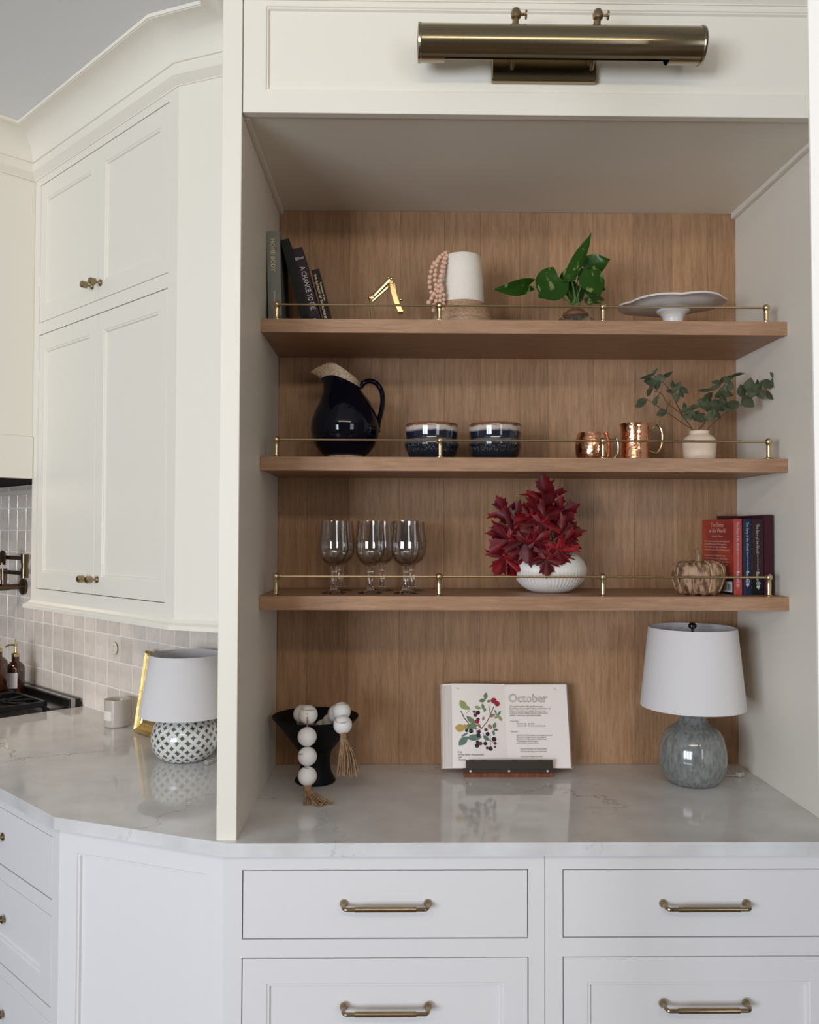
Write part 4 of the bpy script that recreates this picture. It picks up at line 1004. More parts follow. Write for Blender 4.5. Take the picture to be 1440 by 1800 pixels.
# ================================================================== carved pumpkin
t = thing('carved_pumpkin', 'carved brown wooden pumpkin beside the red book, lowest shelf', 'ornament', (0.8030, 0.393, z3))
def lob(p, tt):
    r = math.hypot(p.x, p.y)
    f = 1+0.05*abs(math.sin(4.5*tt))-0.02 + 0.02*math.sin(11*tt+p.z*90) + 0.015*math.sin(23*tt+p.z*210)
    return Vector((p.x*f, p.y*f, p.z+0.003*math.sin(9*tt)*(r/0.07)))
bm = NB(); add_lathe(bm, [(0, 0.0015), (0.046, 0.0015), (0.053, 0.006), (0.058, 0.018), (0.062, 0.030), (0.065, 0.042), (0.0685, 0.050), (0.0675, 0.062), (0.065, 0.073), (0.057, 0.083), (0.040, 0.088), (0.020, 0.085), (0, 0.082)], 90, None, lob); obj('body', bm, PUMPK, t, True, ang=28)
for k in range(9):
    a = PI/4.5*k+0.0
    bm = NB(); pts = [(0.055*math.cos(a), 0.055*math.sin(a), 0.010), (0.064*math.cos(a), 0.064*math.sin(a), 0.034), (0.0675*math.cos(a), 0.0675*math.sin(a), 0.055), (0.060*math.cos(a), 0.060*math.sin(a), 0.079), (0.035*math.cos(a), 0.035*math.sin(a), 0.0885)]
    add_tube(bm, smooth_path(pts, 4), 0.0018, 6); obj('rib_line', bm, mat('pale_rib_wood', (0.55, 0.38, 0.23, 1), 0.6, var=0.3, vscale=50), t, True)
bm = NB(); add_tube(bm, smooth_path([(0, 0, 0.080), (0.001, 0, 0.100), (-0.003, 0, 0.112), (-0.006, 0, 0.120)], 4), [0.0085, 0.008, 0.0075, 0.007, 0.0065, 0.006, 0.006, 0.006, 0.006, 0.0065, 0.007, 0.0075, 0.0075], 8); obj('stem', bm, mat('stem_wood', (0.33, 0.20, 0.11, 1), 0.6, var=0.4, vscale=60), t, True)

# ================================================================== red, blue and maroon books
RED = mat('red_cover', (0.36, 0.04, 0.028, 1), 0.4)
ORR = mat('orange_red_cover', (0.42, 0.05, 0.018, 1), 0.35, col2=(0.25, 0.02, 0.015, 1), vscale=9)
NVY = mat('navy_cover', (0.012, 0.018, 0.048, 1), 0.4, spec=0.3)
MRN = mat('dark_brown_maroon_cover', (0.032, 0.012, 0.015, 1), 0.45, spec=0.3)
BURG = mat('burgundy_cover', (0.045, 0.006, 0.015, 1), 0.4, spec=0.3)
LBL = mat('white_label', (0.72, 0.70, 0.68, 1), 0.6)
SIL = mat('silver_print', (0.50, 0.50, 0.52, 1), 0.4)
def story(t, h, bul, x=0):
    spine_text(t, 'The Story of the World', 0.0098, SIL, h-0.008, bul, x, 0.80)
    text('spine_lettering', 'History for the Classical Child', 0.0052, SIL, t, (x-0.0015, -bul-0.0006, h*0.57), (0, 0, -1), (1, 0, 0), sx=0.80)
    text('spine_lettering', 'Bauer', 0.0115, PALE, t, (x-0.004, -bul-0.0006, h*0.315), (0, 0, -1), (1, 0, 0), sx=0.95)
def emblem(t, x, z, bul, mt):
    bm = NB(); M = Matrix.Translation((x, -bul-0.0004, z)) @ Matrix.Rotation(PI/2, 4, 'X')
    add_lathe(bm, [(0.0054, 0), (0.0054, 0.0004), (0.0043, 0.0004), (0.0043, 0)], 20, M)
    add_lathe(bm, [(0, 0.0003), (0.0026, 0.0003), (0.0026, 0)], 10, M)
    pts = [(-0.005, -0.006), (0.004, -0.006), (0.0035, -0.011), (0.0015, -0.0125), (0.0008, -0.018), (-0.001, -0.013), (-0.0045, -0.012)]
    bm.faces.new([bm.verts.new((x+a, -bul-0.0006, z+b_)) for a, b_ in pts])
    obj('spine_emblem', bm, mt, t)
HB = 0.200
# the red one stands turned, back cover showing to the left of the spine
rb = thing('book', 'bright red book turned to show back cover and spine, lowest shelf', 'book', (0.9005, 0.372, z3+0.0002)); rb.rotation_euler = (0, 0, 0.0)
bm = NB()
w_, d_ = 0.021, 0.165
sp0 = Vector((-w_/2-0.0005, 0, 0)); dirb = Vector((-0.026, 0.163, 0)).normalized()      # direction of the opened back cover, in plan
nb = Vector((dirb.y, -dirb.x, 0))
c0 = sp0; c1 = sp0+dirb*d_
def quadbox(bm, a, b, th, z0_, z1_):
    d = (b-a).normalized(); n = Vector((d.y, -d.x, 0))*th
    add_prism(bm, [(a.x, a.y), (b.x, b.y), (b.x+n.x, b.y+n.y), (a.x+n.x, a.y+n.y)], z0_, z1_)
quadbox(bm, c0, c1, 0.0022, 0, HB); obj('back_cover', bm, ORR, rb)
bm = NB(); quadbox(bm, c0+Vector((0.0, 0.0, 0)), Vector((w_/2, 0, 0)), -0.0022, 0, HB); obj('spine', bm, RED, rb)
bm = NB(); quadbox(bm, Vector((w_/2, 0.003, 0)), Vector((w_/2+0.0, 0.0, 0))+Vector((0.0, 0.150, 0)), 0.0018, 0, HB); obj('front_cover', bm, RED, rb)
bm = NB(); add_prism(bm, [(-0.007, 0.006), (0.008, 0.006), (0.008, 0.140), (-0.027, 0.140)], 0.003, HB-0.004); obj('page_block', bm, PAPER, rb)
story(rb, HB, 0.0004); emblem(rb, 0, 0.034, 0.0004, mat('pink_print', (0.6, 0.25, 0.22, 1), 0.5))
# print on the back cover (its outer face looks towards -x and the viewer)
xd = -dirb; on = Vector((-dirb.y, dirb.x, 0))      # reading direction: from far edge to the spine
far = c1
def bk(txt, s_, along, z, mt=PALE, al='LEFT', sx=1.0):
    p = far + xd*along + on*0.0003
    if on.y > 0: pass
    text('cover_lettering', txt, s_, mt, rb, (p.x, p.y, z), xd, (0, 0, 1), al, sx=sx)
PKP = mat('pale_pink_print', (0.70, 0.42, 0.34, 1), 0.5)
bk('The Story\nof the World', 0.016, d_/2, 0.180, PKP, al='CENTER'); bk('Ancient Times', 0.0075, d_/2, 0.152, PKP, al='CENTER', sx=1.3)
y_ = 0.1385
for ln in ('What terrible secret was buried in Shi Huangdi tomb?', 'Did nomads like lizard stew? What happened to', 'Anansi the Spider in the Village of the Plantains?', 'And how did a six-year-old become the last emperor?', '', 'This read-aloud series is designed for parents', 'to share with elementary-school children. Enjoy it', 'together and introduce your child to the marvelous', 'story of the world and its civilizations. This book', 'covers the major historical events in the years', 'with maps, illustrations, and tales from each'):
    if ln: bk(ln, 0.0060, 0.014, y_, mt=mat('pale_pink_print', (0.70, 0.42, 0.34, 1), 0.5), sx=1.0)
    y_ -= 0.0078
bm = NB(); p = far+xd*0.085+on*0.0004
def facequad(bm, a, b, z0_, z1_):
    bm.faces.new([bm.verts.new(q) for q in ((a.x, a.y, z0_), (b.x, b.y, z0_), (b.x, b.y, z1_), (a.x, a.y, z1_))])
facequad(bm, far+xd*0.09+on*0.0003, far+xd*0.164+on*0.0003, 0.0, 0.046); obj('black_band', bm, BLK, rb)
bm = NB(); facequad(bm, far+xd*0.098+on*0.0006, far+xd*0.158+on*0.0006, 0.006, 0.034); obj('barcode_label', bm, LBL, rb)
bm = NB()
k = 0.104
while k < 0.152:
    w2 = rnd.choice((0.0008, 0.0014, 0.002)); 
    if not 0.129 < k < 0.134: facequad(bm, far+xd*k+on*0.0009, far+xd*(k+w2)+on*0.0009, 0.0095, 0.0275)
    k += w2+rnd.choice((0.0008, 0.0014))
obj('barcode', bm, INK, rb)
b = book('book', 'slim navy book with silver title, second spine from the red one', (0.9270, 0.3745, z3+0.0002), 0.0225, 0.200, 0.14, NVY, 0, round_spine=False); story(b, HB, 0.0008); emblem(b, 0, 0.036, 0.0008, SIL)
b = book('book', 'dark brown-maroon book with silver title beside the navy one', (0.9545, 0.3755, z3+0.0002), 0.0300, 0.200, 0.15, MRN, 0, round_spine=False); story(b, HB-0.006, 0.0008); emblem(b, 0.001, 0.030, 0.0008, SIL)
bm = NB(); facequad(bm, Vector((-0.0148, -0.0011, 0)), Vector((0.0148, -0.0011, 0)), 0.0005, 0.047); obj('spine_band', bm, BLK, b)
b = book('book', 'tallest plain burgundy book at the right end of the lowest shelf', (0.9835, 0.3745, z3+0.0002), 0.0230, 0.2115, 0.20, BURG, 0, round_spine=False)
bm = NB(); add_box(bm, (-0.076, 0.155, 0), (-0.0118, 0.166, 0.2115), 0.001); obj('slip_board', bm, BURG, b)

# ================================================================== black compote with bead garland
KX, KY = -0.219, 0.470
t = thing('footed_bowl', 'matte black footed bowl at the left of the niche worktop', 'bowl', (KX, KY, 0))
MBLK = mat('matte_black_ceramic', (0.005, 0.005, 0.006, 1), 0.5, spec=0.2)
bm = NB(); add_lathe(bm, [(0, 0.0002), (0.054, 0.0002), (0.0555, 0.004), (0.050, 0.014), (0.043, 0.028), (0.040, 0.050), (0.041, 0.072), (0.046, 0.086), (0.060, 0.103), (0.085, 0.136), (0.106, 0.162), (0.1165, 0.174), (0.1175, 0.177), (0.115, 0.177), (0.103, 0.163), (0.078, 0.132), (0.05, 0.10), (0.02, 0.090), (0, 0.089)], 56); obj('body', bm, MBLK, t, True)
G0 = Vector((-0.226, 0.322, 0))
t = thing('bead_garland', 'whitewashed wooden bead garland with jute tassels hanging over the black bowl', 'garland', G0)
bm = NB(); add_sphere(bm, (0, 0, 0), 0.0243, 24, 16); wb = mesh_of('bead', bm, WBEAD, True)
beads = [(-0.2262, 0.345, 0.2060), (-0.2262, 0.321, 0.1550), (-0.2250, 0.318, 0.1060), (-0.2245, 0.316, 0.0570), (-0.246, 0.392, 0.197), (-0.243, 0.432, 0.172),
         (-0.143, 0.386, 0.2060), (-0.1375, 0.350, 0.1790), (-0.159, 0.428, 0.190), (-0.176, 0.465, 0.160), (-0.222, 0.470, 0.128), (-0.20, 0.505, 0.135)]
for p in beads:
    o = obj('bead', wb, WBEAD, t, loc=Vector(p)-G0); o.rotation_euler = (rnd.uniform(-.5, .5), rnd.uniform(-.4, .4), rnd.uniform(0, 6))
bm = NB(); add_tube(bm, [Vector(p)-G0 for p in ((-0.2255, 0.321, 0.205), (-0.2262, 0.321, 0.155), (-0.2250, 0.318, 0.106), (-0.2245, 0.316, 0.040))], 0.0022, 6)
add_tube(bm, smooth_path([Vector(p)-G0 for p in ((-0.2255, 0.3215, 0.212), (-0.2262, 0.345, 0.206), (-0.246, 0.392, 0.197), (-0.243, 0.432, 0.172), (-0.20, 0.505, 0.135), (-0.222, 0.470, 0.128), (-0.176, 0.465, 0.160), (-0.159, 0.428, 0.190), (-0.143, 0.386, 0.206), (-0.1375, 0.350, 0.179), (-0.134, 0.342, 0.150))], 4), 0.0022, 6)
obj('cord', bm, JUTE, t, True)
bm = NB()          # tassel lying on the worktop
cap = Vector((-0.2235, 0.312, 0.030))
add_tube(bm, [cap+Vector((0, 0, .006)), cap+Vector((0.001, -0.003, -0.008))], 0.0105, 12); add_tube(bm, [cap+Vector((0.0005, 0, -.004)), cap+Vector((0.001, -0.003, -0.007))], 0.0114, 12)
for k in range(64):
    a = rnd.uniform(-0.16, 1.0); r = rnd.uniform(0.055, 0.085) if a > .3 else rnd.uniform(.045, .062)
    ex = cap.x+0.004+r*math.sin(a); ey = cap.y-0.012-r*math.cos(a)*0.72
    s0 = cap+Vector((rnd.uniform(-.008, .008), rnd.uniform(-.008, .004), -0.006))
    mid = (s0*0.55+Vector((ex, ey, 0))*0.45); mid.z = rnd.uniform(0.004, 0.018)
    add_tube(bm, smooth_path([s0, mid, Vector((ex, ey, rnd.uniform(.0015, .007)))], 4), 0.0014, 5)
for v in bm.verts: v.co -= G0
obj('tassel', bm, JUTE, t, True)
bm = NB()          # tassel hanging on the right
cap = Vector((-0.1345, 0.340, 0.152))
add_tube(bm, [cap+Vector((0, 0, .012)), cap+Vector((0, 0, -0.010))], [0.0075, 0.0095], 12)
for k in range(54):
    a = rnd.uniform(0, 2*PI); r = rnd.uniform(0, 1)**.5
    dx = 0.026*r*math.cos(a)+0.010*r; dy = 0.016*r*math.sin(a)-0.004
    s0 = cap+Vector((0.007*r*math.cos(a), 0.007*r*math.sin(a), -0.006))
    zz = rnd.uniform(0.050, 0.066)
    add_tube(bm, smooth_path([s0, Vector((cap.x+dx*0.75, cap.y+dy*.8, 0.112)), Vector((cap.x+dx, cap.y+dy, 0.085)), Vector((cap.x+dx*1.1+rnd.uniform(-.004, .004), cap.y+dy, zz))], 3), 0.0014, 5)
for v in bm.verts: v.co -= G0
obj('tassel', bm, JUTE, t, True)

# ================================================================== open book on its stand
HX, HY = 0.3115, 0.503
st = thing('book_stand', 'low cherry wood book stand with a dark metal ledge on the worktop', 'stand', (HX, HY, 0))
bm = NB(); add_box(bm, (-0.124, 0.0, 0.0002), (0.124, 0.10, 0.0115), 0.001); obj('base', bm, CHERRY, st)
LEDGE = mat('bronze_plate', (0.075, 0.06, 0.048, 1), 0.4, 0.6)
bm = NB(); add_box(bm, (-0.124, -0.0005, 0.0118), (0.124, 0.022, 0.0225), 0.0006); obj('metal_rail', bm, LEDGE, st)
bm = NB(); add_box(bm, (-0.1185, -0.002, 0.0228), (0.1225, 0.0005, 0.0480), 0.0006); obj('page_ledge', bm, LEDGE, st)
for x in (-0.105, 0.0015, 0.108):
    bm = NB(); add_sphere(bm, (0, 0, 0), 0.0032, 10, 6, (1, .5, 1)); obj('screw', bm, PALE, st, True, loc=(x, -0.001, 0.0175))
th = math.radians(17)
bm = NB()
add_prism(bm, [(0.040, 0.012), (0.050, 0.012), (0.112, 0.19), (0.102, 0.19)], -0.09, 0.09)
for v in bm.verts: x, y, z = v.co; v.co = Vector((z, x, y))
obj('back_rest', bm, CHERRY, st)
ob = thing('open_book', 'open illustrated book showing an October page, resting on the stand', 'book', (HX, HY+0.004, 0.0232))
ob.rotation_euler = (-th, 0, 0)     # leans back; local x across, z up the page, -y towards the reader
Hb = 0.2335
def yl(x):    # paper surface
    a = abs(x)
    if x < 0: return -(0.0165+0.0105*math.sin(min(1, a/0.155)*PI*0.62)) + 0.004
    return -(0.0165+0.0060*math.sin(min(1, a/0.175)*PI*0.66)) + 0.004
Y0 = 0.030
xsL = [-0.153+0.153*k/14 for k in range(15)]; xsR = [0.1765*k/14 for k in range(15)]
bm = NB(); add_prism(bm, [(x, Y0+yl(x)) for x in xsL]+[(0, Y0-0.002), (-0.178, Y0-0.002)], 0.002, Hb); obj('left_pages', bm, PAPER, ob)
bm = NB(); add_prism(bm, [(x, Y0+yl(x)) for x in xsR]+[(0.1795, Y0-0.004), (0.1795, Y0-0.002), (0, Y0-0.002)], 0.002, Hb-0.002); obj('right_pages', bm, PAPER, ob)
bm = NB(); add_prism(bm, [(-0.1532, Y0+yl(-0.153)), (-0.1538, Y0+yl(-0.153)), (-0.1790, Y0-0.0021), (-0.1784, Y0-0.0021)], 0.003, Hb-0.004); obj('page_edges', bm, PAGEEDGE, ob)
bm = NB(); add_box(bm, (-0.184, Y0-0.0018, 0), (0.184, Y0+0.0012, Hb+0.001), 0.0006); obj('cover_boards', bm, mat('buff_cover', (0.45, 0.36, 0.30, 1), 0.6), ob)
PINK_ = mat('page_ink', (0.21, 0.17, 0.16, 1), 0.8)
def ptext(body, size, x, z, mt=PINK_, al='LEFT', shear=0.25, outline=0, sx=1.0):
    y = Y0+min(yl(x), yl(x+0.10))-0.0003
    return text('page_lettering', body, size, mt, ob, (x, y, z), (1, (yl(0.15)-yl(0.03))/0.12*0.6, 0), (0, 0, 1), al, shear=shear, outline=outline, sx=sx)
ptext('October', 0.0345, 0.0075, 0.1815, INKP, shear=0.0, outline=0.00026, sx=0.92)
ptext('October', 0.0320, 0.0087, 0.1823, INKP, shear=0.0, outline=0.00020, sx=0.97)
zz = 0.1680
for ln in ('The eighth month of the old Roman year', 'By the Slavs this is called "Yellow month" from the', 'fading of the leaf; to the Anglo Saxons it was', 'known as Winter fylleth, because at this moon', '(fylleth) winter was supposed to begin.'):
    ptext(ln, 0.0062, 0.010, zz, sx=0.92); zz -= 0.0062
ptext('Feast days', 0.0060, 0.011, 0.1275, sx=0.95)
ptext('October 18.   St. Luke.', 0.0058, 0.029, 0.1203, sx=0.95); ptext('October 28.   St. Simon and St. Jude.', 0.0058, 0.029, 0.1143, sx=0.95)
ptext('Mottoes', 0.0060, 0.011, 0.0980, sx=0.95)
zz = 0.0885
for ln in ('By the 1st of March the crows begin to search', 'By the 1st of April they are sitting still', 'By the 1st of May they are flown away', 'Creeping greedy back again', 'with October wind and rain.'):
    ptext(ln, 0.0055, 0.027, zz, sx=0.98); zz -= 0.0053
ptext('"A good October and a good blast', 0.0056, 0.034, 0.0515, sx=0.98); ptext('To blow the hog acorn and mast"', 0.0056, 0.036, 0.0447, sx=0.98)
ptext('In October dung your fields', 0.0056, 0.036, 0.0312, sx=0.98)
ptext('122', 0.006, 0.138, 0.218, INKP)
text('page_lettering', '121', 0.006, INKP, ob, (-0.140, Y0+yl(-.13)-0.001, 0.218), (1, 0, 0), (0, 0, 1))
for k, ln in enumerate(('Fruit:', 'of Dog Rose, Honeysuckle,', 'and', 'Bramble')):
    text('page_lettering', ln, 0.0066, INK, ob, (-0.140+0.0008*k, Y0+yl(-.13)-0.001, 0.0425-0.0068*k), (1, 0, 0), (0, 0, 1), shear=0.25)
# berries and leaves of the illustration (flat print on the left page); u to the right, v down, in thousandths of the page
def pg(u, v, d=0.0):
    x = -0.153+ (u-280)/450.0*0.150; z = 0.2300-(v-95)/650.0*0.204
    return Vector((x, Y0+yl(x)-0.0003-d, z))
def ink_mat(n, c): return mat('print_'+n, c, 0.8)
IG1 = ink_mat('sage_green', (0.16, 0.22, 0.12, 1)); IG2 = ink_mat('yellow_green', (0.30, 0.34, 0.13, 1)); IY = ink_mat('ochre', (0.50, 0.34, 0.08, 1)); IR = ink_mat('red', (0.36, 0.02, 0.035, 1)); IB = ink_mat('blackberry', (0.030, 0.016, 0.028, 1)); IP = ink_mat('plum', (0.13, 0.03, 0.05, 1)); IBR = ink_mat('brown', (0.13, 0.08, 0.055, 1)); IT = ink_mat('teal_green', (0.12, 0.20, 0.16, 1)); IPK = ink_mat('pink_brown', (0.36, 0.19, 0.15, 1))
def pleaf(bm, u, v, an, ln, wd, d=0.0002):
    a = math.radians(an); n = 7; L_, R_ = [], []
    for i in range(n+1):
        s_ = i/n; w = wd/2*math.sin(PI*s_)**0.8
        cu, cv = u+math.cos(a)*ln*(s_-.5), v-math.sin(a)*ln*(s_-.5)
        L_.append((cu+math.sin(a)*w, cv+math.cos(a)*w)); R_.append((cu-math.sin(a)*w, cv-math.cos(a)*w))
    for i in range(n):
        q = [L_[i], L_[i+1], R_[i+1], R_[i]]
        if i == 0: q = [L_[0], L_[1], R_[1]]
        if i == n-1: q = [L_[i], L_[i+1], R_[i]]
        bm.faces.new([bm.verts.new(pg(x, y, d)) for x, y in q])
def pdisc(bm, u, v, r, d=0.0004):
    bm.faces.new([bm.verts.new(pg(u+r*math.cos(2*PI*k/14), v+r*math.sin(2*PI*k/14), d)) for k in range(14)])
def pline(bm, pts, w, d=0.0001):
    for (a, b), (c, e) in zip(pts, pts[1:]):
        l = math.hypot(c-a, e-b); nx, ny = (e-b)/l*w/2, -(c-a)/l*w/2
        bm.faces.new([bm.verts.new(pg(x, y, d)) for x, y in ((a+nx, b+ny), (c+nx, e+ny), (c-nx, e-ny), (a-nx, b-ny))])
groups = [('printed_leaves', IG1, [(570, 195, 80, 70, 34), (540, 235, 190, 60, 34), (598, 240, 20, 40, 26), (545, 290, 100, 60, 26), (440, 410, 315, 110, 44), (435, 465, 10, 130, 52), (640, 455, 70, 60, 32), (560, 320, 60, 40, 20)]),
 ('printed_leaves', IG2, [(375, 275, 300, 100, 60), (410, 300, 330, 60, 34), (500, 298, 160, 60, 30), (690, 390, 300, 60, 26), (660, 375, 230, 56, 28)]),
 ('printed_leaves', IY, [(345, 478, 170, 90, 70), (385, 465, 20, 50, 40)]),
 ('printed_leaves', IT, [(465, 560, 5, 130, 56), (370, 590, 225, 110, 60), (385, 535, 30, 70, 20), (565, 565, 320, 70, 36), (650, 492, 0, 44, 24), (652, 335, 110, 40, 18), (685, 345, 60, 50, 20), (630, 520, 280, 50, 22)]),
 ('printed_leaves', IPK, [(600, 465, 120, 50, 36), (620, 370, 200, 60, 26), (545, 395, 70, 40, 20), (510, 460, 300, 50, 24)]),
 ('printed_berries', IR, [(640, 235, 26, 0, 0), (668, 262, 24, 0, 0), (492, 420, 20, 0, 0)]),
 ('printed_berries', IP, [(468, 335, 13, 0, 0), (478, 365, 17, 0, 0), (565, 492, 15, 0, 0), (515, 612, 17, 0, 0), (572, 650, 13, 0, 0), (640, 610, 14, 0, 0), (638, 640, 10, 0, 0)]),
 ('printed_berries', IB, [(500, 342, 19, 0, 0), (500, 402, 15, 0, 0), (400, 500, 14, 0, 0), (438, 505, 19, 0, 0), (578, 530, 18, 0, 0), (632, 575, 21, 0, 0), (486, 630, 20, 0, 0), (490, 600, 14, 0, 0), (556, 612, 17, 0, 0), (600, 656, 19, 0, 0), (500, 540, 18, 0, 0), (505, 510, 16, 0, 0)])]
for nm, mt_, items in groups:
    bm = NB()
    for it in items:
        if nm == 'printed_berries': pdisc(bm, it[0], it[1], it[2])
        else: pleaf(bm, *it)
    obj(nm, bm, mt_, ob)['kind'] = 'stuff'
bm = NB()
for pts, w in (([(355, 325), (380, 385), (420, 440)], 8), ([(460, 480), (520, 490), (575, 425), (610, 355), (640, 285)], 7), ([(595, 280), (605, 350)], 5), ([(600, 540), (600, 640)], 4), ([(540, 520), (560, 600)], 4), ([(480, 490), (500, 600)], 4), ([(400, 350), (435, 320)], 4), ([(600, 360), (690, 350)], 4), ([(565, 560), (620, 600), (640, 620)], 4)):
    pline(bm, pts, w)
obj('printed_twigs', bm, IBR, ob)['kind'] = 'stuff'

# ================================================================== grey lamp
LX, LY = 0.8065, 0.452
t = thing('table_lamp', 'grey crackle-glazed table lamp with white linen shade, right of the niche', 'lamp', (LX, LY, 0))
def lobe(p, tt):
    k = min(1, max(0, (0.165-p.z)/0.05)); f = 1-0.028*k*abs(math.sin(4*tt+0.35))**0.5+0.012*k
    return Vector((p.x*f, p.y*f, p.z))
bm = NB(); add_lathe(bm, [(0, 0.0004), (0.056, 0.0004), (0.064, 0.004), (0.076, 0.018), (0.085, 0.036), (0.0905, 0.056), (0.0905, 0.075), (0.0875, 0.100), (0.0805, 0.125), (0.069, 0.143), (0.053, 0.154), (0.041, 0.163), (0.0355, 0.174), (0.0325, 0.186), (0.030, 0.190), (0, 0.190)], 96, None, lobe); obj('base', bm, GREYG, t, True, ang=60)
bm = NB(); add_lathe(bm, [(0, 0.1902), (0.018, 0.1902), (0.018, 0.194), (0.011, 0.196), (0.010, 0.26), (0, 0.26)], 20); obj('neck', bm, NICKEL, t, True)
def shade(t, r0, r1, z0_, z1_, seg=64):
    bm = NB(); add_lathe(bm, [(r0-0.0014, z0_), (r0, z0_), (r1, z1_), (r1-0.0014, z1_), (r0-0.0014, z0_)], seg); bmesh.ops.remove_doubles(bm, verts=bm.verts[:], dist=1e-5)
    o = obj('shade', bm, LINEN, t, True, ang=60)
    return o
shade(t, 0.1385, 0.1165, 0.2065, 0.4205)
bm = NB(); add_tube(bm, [(0, 0, 0.25), (0, 0, 0.4200)], 0.0035, 8)
for k in range(3):
    a = 2*PI*k/3+0.4; add_tube(bm, [(0, 0, 0.385), (0.1180*math.cos(a), 0.1180*math.sin(a), 0.390)], 0.0014, 6)
obj('harp', bm, NICKEL, t, True)
bm = NB(); add_lathe(bm, [(0, 0.4165), (0.007, 0.4165), (0.0115, 0.4215), (0.0115, 0.4265), (0.006, 0.4325), (0, 0.4335)], 18); obj('finial', bm, NICKEL, t, True)
CLP = mat('translucent_plastic', (0.62, 0.57, 0.52, 1), 0.15, trans=0.4)
def cord(parent, pts, sw):
    bm = NB(); add_tube(bm, smooth_path(pts, 6), 0.0018, 6); obj('power_cord', bm, CLP, parent, True)
    bm = NB(); add_box(bm, (-0.011, -0.008, 0.0003), (0.011, 0.008, 0.014), 0.003); o = obj('cord_switch', bm, CLP, parent, True); o.location = sw[:3]; o.rotation_euler = (0, 0, sw[3])
cord(t, [(0.06, 0.06, 0.006), (0.100, 0.052, 0.003), (0.140, 0.052, 0.004), (0.147, 0.052, 0.005)], (0.149, 0.052, 0.0003, 0.5))

# ================================================================== mosaic lamp
t = thing('table_lamp', 'small lamp with shell mosaic round base and white shade, left worktop', 'lamp', (-0.628, 0.703, 0))
def mosaic():
    mt = bpy.data.materials.new('star_mosaic'); mt.use_nodes = True
    nt = mt.node_tree; N = nt.nodes; L = nt.links; b = N['Principled BSDF']; b.inputs['Roughness'].default_value = 0.12; b.inputs['Coat Weight'].default_value = 0.5
    tc = N.new('ShaderNodeTexCoord'); sp = N.new('ShaderNodeSeparateXYZ'); L.new(tc.outputs['UV'], sp.inputs[0])
    def mth(op, a, b_=None):
        n = N.new('ShaderNodeMath'); n.operation = op
        for i, q in enumerate((a, b_)):
            if q is None: continue
            if isinstance(q, (int, float)): n.inputs[i].default_value = q
            else: L.new(q, n.inputs[i])
        return n.outputs[0]
    wob = N.new('ShaderNodeTexNoise'); wob.inputs['Scale'].default_value = 22; L.new(tc.outputs['Object'], wob.inputs['Vector'])
    wv = mth('MULTIPLY', mth('SUBTRACT', wob.outputs[0], 0.5), 0.35)
    def star(off):
        fx = mth('ABSOLUTE', mth('SUBTRACT', mth('FRACT', mth('ADD', mth('ADD', sp.outputs[0], off), wv)), 0.5))
        fy = mth('ABSOLUTE', mth('SUBTRACT', mth('FRACT', mth('SUBTRACT', mth('ADD', sp.outputs[1], off), wv)), 0.5))
        return mth('LESS_THAN', mth('ADD', mth('POWER', fx, 0.7), mth('POWER', fy, 0.7)), 0.46)
    s_ = mth('MAXIMUM', star(0.0), star(0.5))
    vo = N.new('ShaderNodeTexVoronoi'); vo.inputs['Scale'].default_value = 30; L.new(tc.outputs['Object'], vo.inputs['Vector'])
    dk = N.new('ShaderNodeValToRGB'); dk.color_ramp.elements[0].color = (0.03, 0.045, 0.045, 1); dk.color_ramp.elements[1].color = (0.13, 0.15, 0.14, 1); L.new(vo.outputs['Color'], dk.inputs[0])
    lt = N.new('ShaderNodeValToRGB'); lt.color_ramp.elements[0].color = (0.62, 0.60, 0.53, 1); lt.color_ramp.elements[1].color = (0.82, 0.80, 0.76, 1); L.new(vo.outputs['Color'], lt.inputs[0])
    mx = N.new('ShaderNodeMix'); mx.data_type = 'RGBA'; L.new(s_, mx.inputs[0]); L.new(lt.outputs[0], mx.inputs[6]); L.new(dk.outputs[0], mx.inputs[7])
    L.new(mx.outputs[2], b.inputs['Base Color'])
    return mt
pr = [(0.056, 0.0006), (0.064, 0.003), (0.080, 0.014), (0.092, 0.032), (0.0985, 0.055), (0.0985, 0.075), (0.093, 0.097), (0.082, 0.114), (0.066, 0.126), (0.045, 0.133), (0.030, 0.135)]
bm = NB(); uvl = bm.loops.layers.uv.new('uv')
seg = 64; rr = [[bm.verts.new((r*math.cos(2*PI*k/seg), r*math.sin(2*PI*k/seg), z)) for k in range(seg)] for r, z in pr]
acc = [0]
for (r0, za), (r1, zb) in zip(pr, pr[1:]): acc.append(acc[-1]+math.hypot(r1-r0, zb-za))
for i in range(len(pr)-1):
    for k in range(seg):
        f = bm.faces.new((rr[i][k], rr[i][(k+1) % seg], rr[i+1][(k+1) % seg], rr[i+1][k]))
        for lp, (kk, ii) in zip(f.loops, ((k, i), (k+1, i), (k+1, i+1), (k, i+1))): lp[uvl].uv = (kk/seg*20, acc[ii]/0.0285)
bm.faces.new(rr[0][::-1]); bm.faces.new(rr[-1])
obj('base', bm, mosaic(), t, True)
bm = NB(); add_lathe(bm, [(0, 0.1352), (0.020, 0.1352), (0.020, 0.140), (0.012, 0.142), (0.012, 0.185), (0, 0.185)], 18); obj('neck', bm, NICKEL, t, True)
shade(t, 0.1330, 0.1045, 0.1355, 0.3125)
bm = NB()
for k in range(3):
    a = 2*PI*k/3+0.15; add_tube(bm, [(0.010*math.cos(a), 0.010*math.sin(a), 0.183), (0.1085*math.cos(a), 0.1085*math.sin(a), 0.283)], 0.0013, 6)
obj('shade_ring', bm, NICKEL, t, True)
cord(t, [(0.075, 0.0, 0.004), (0.100, -0.030, 0.003), (0.090, -0.055, 0.004), (0.088, -0.07, 0.006)], (0.083, -0.065, 0.0003, 0.9))

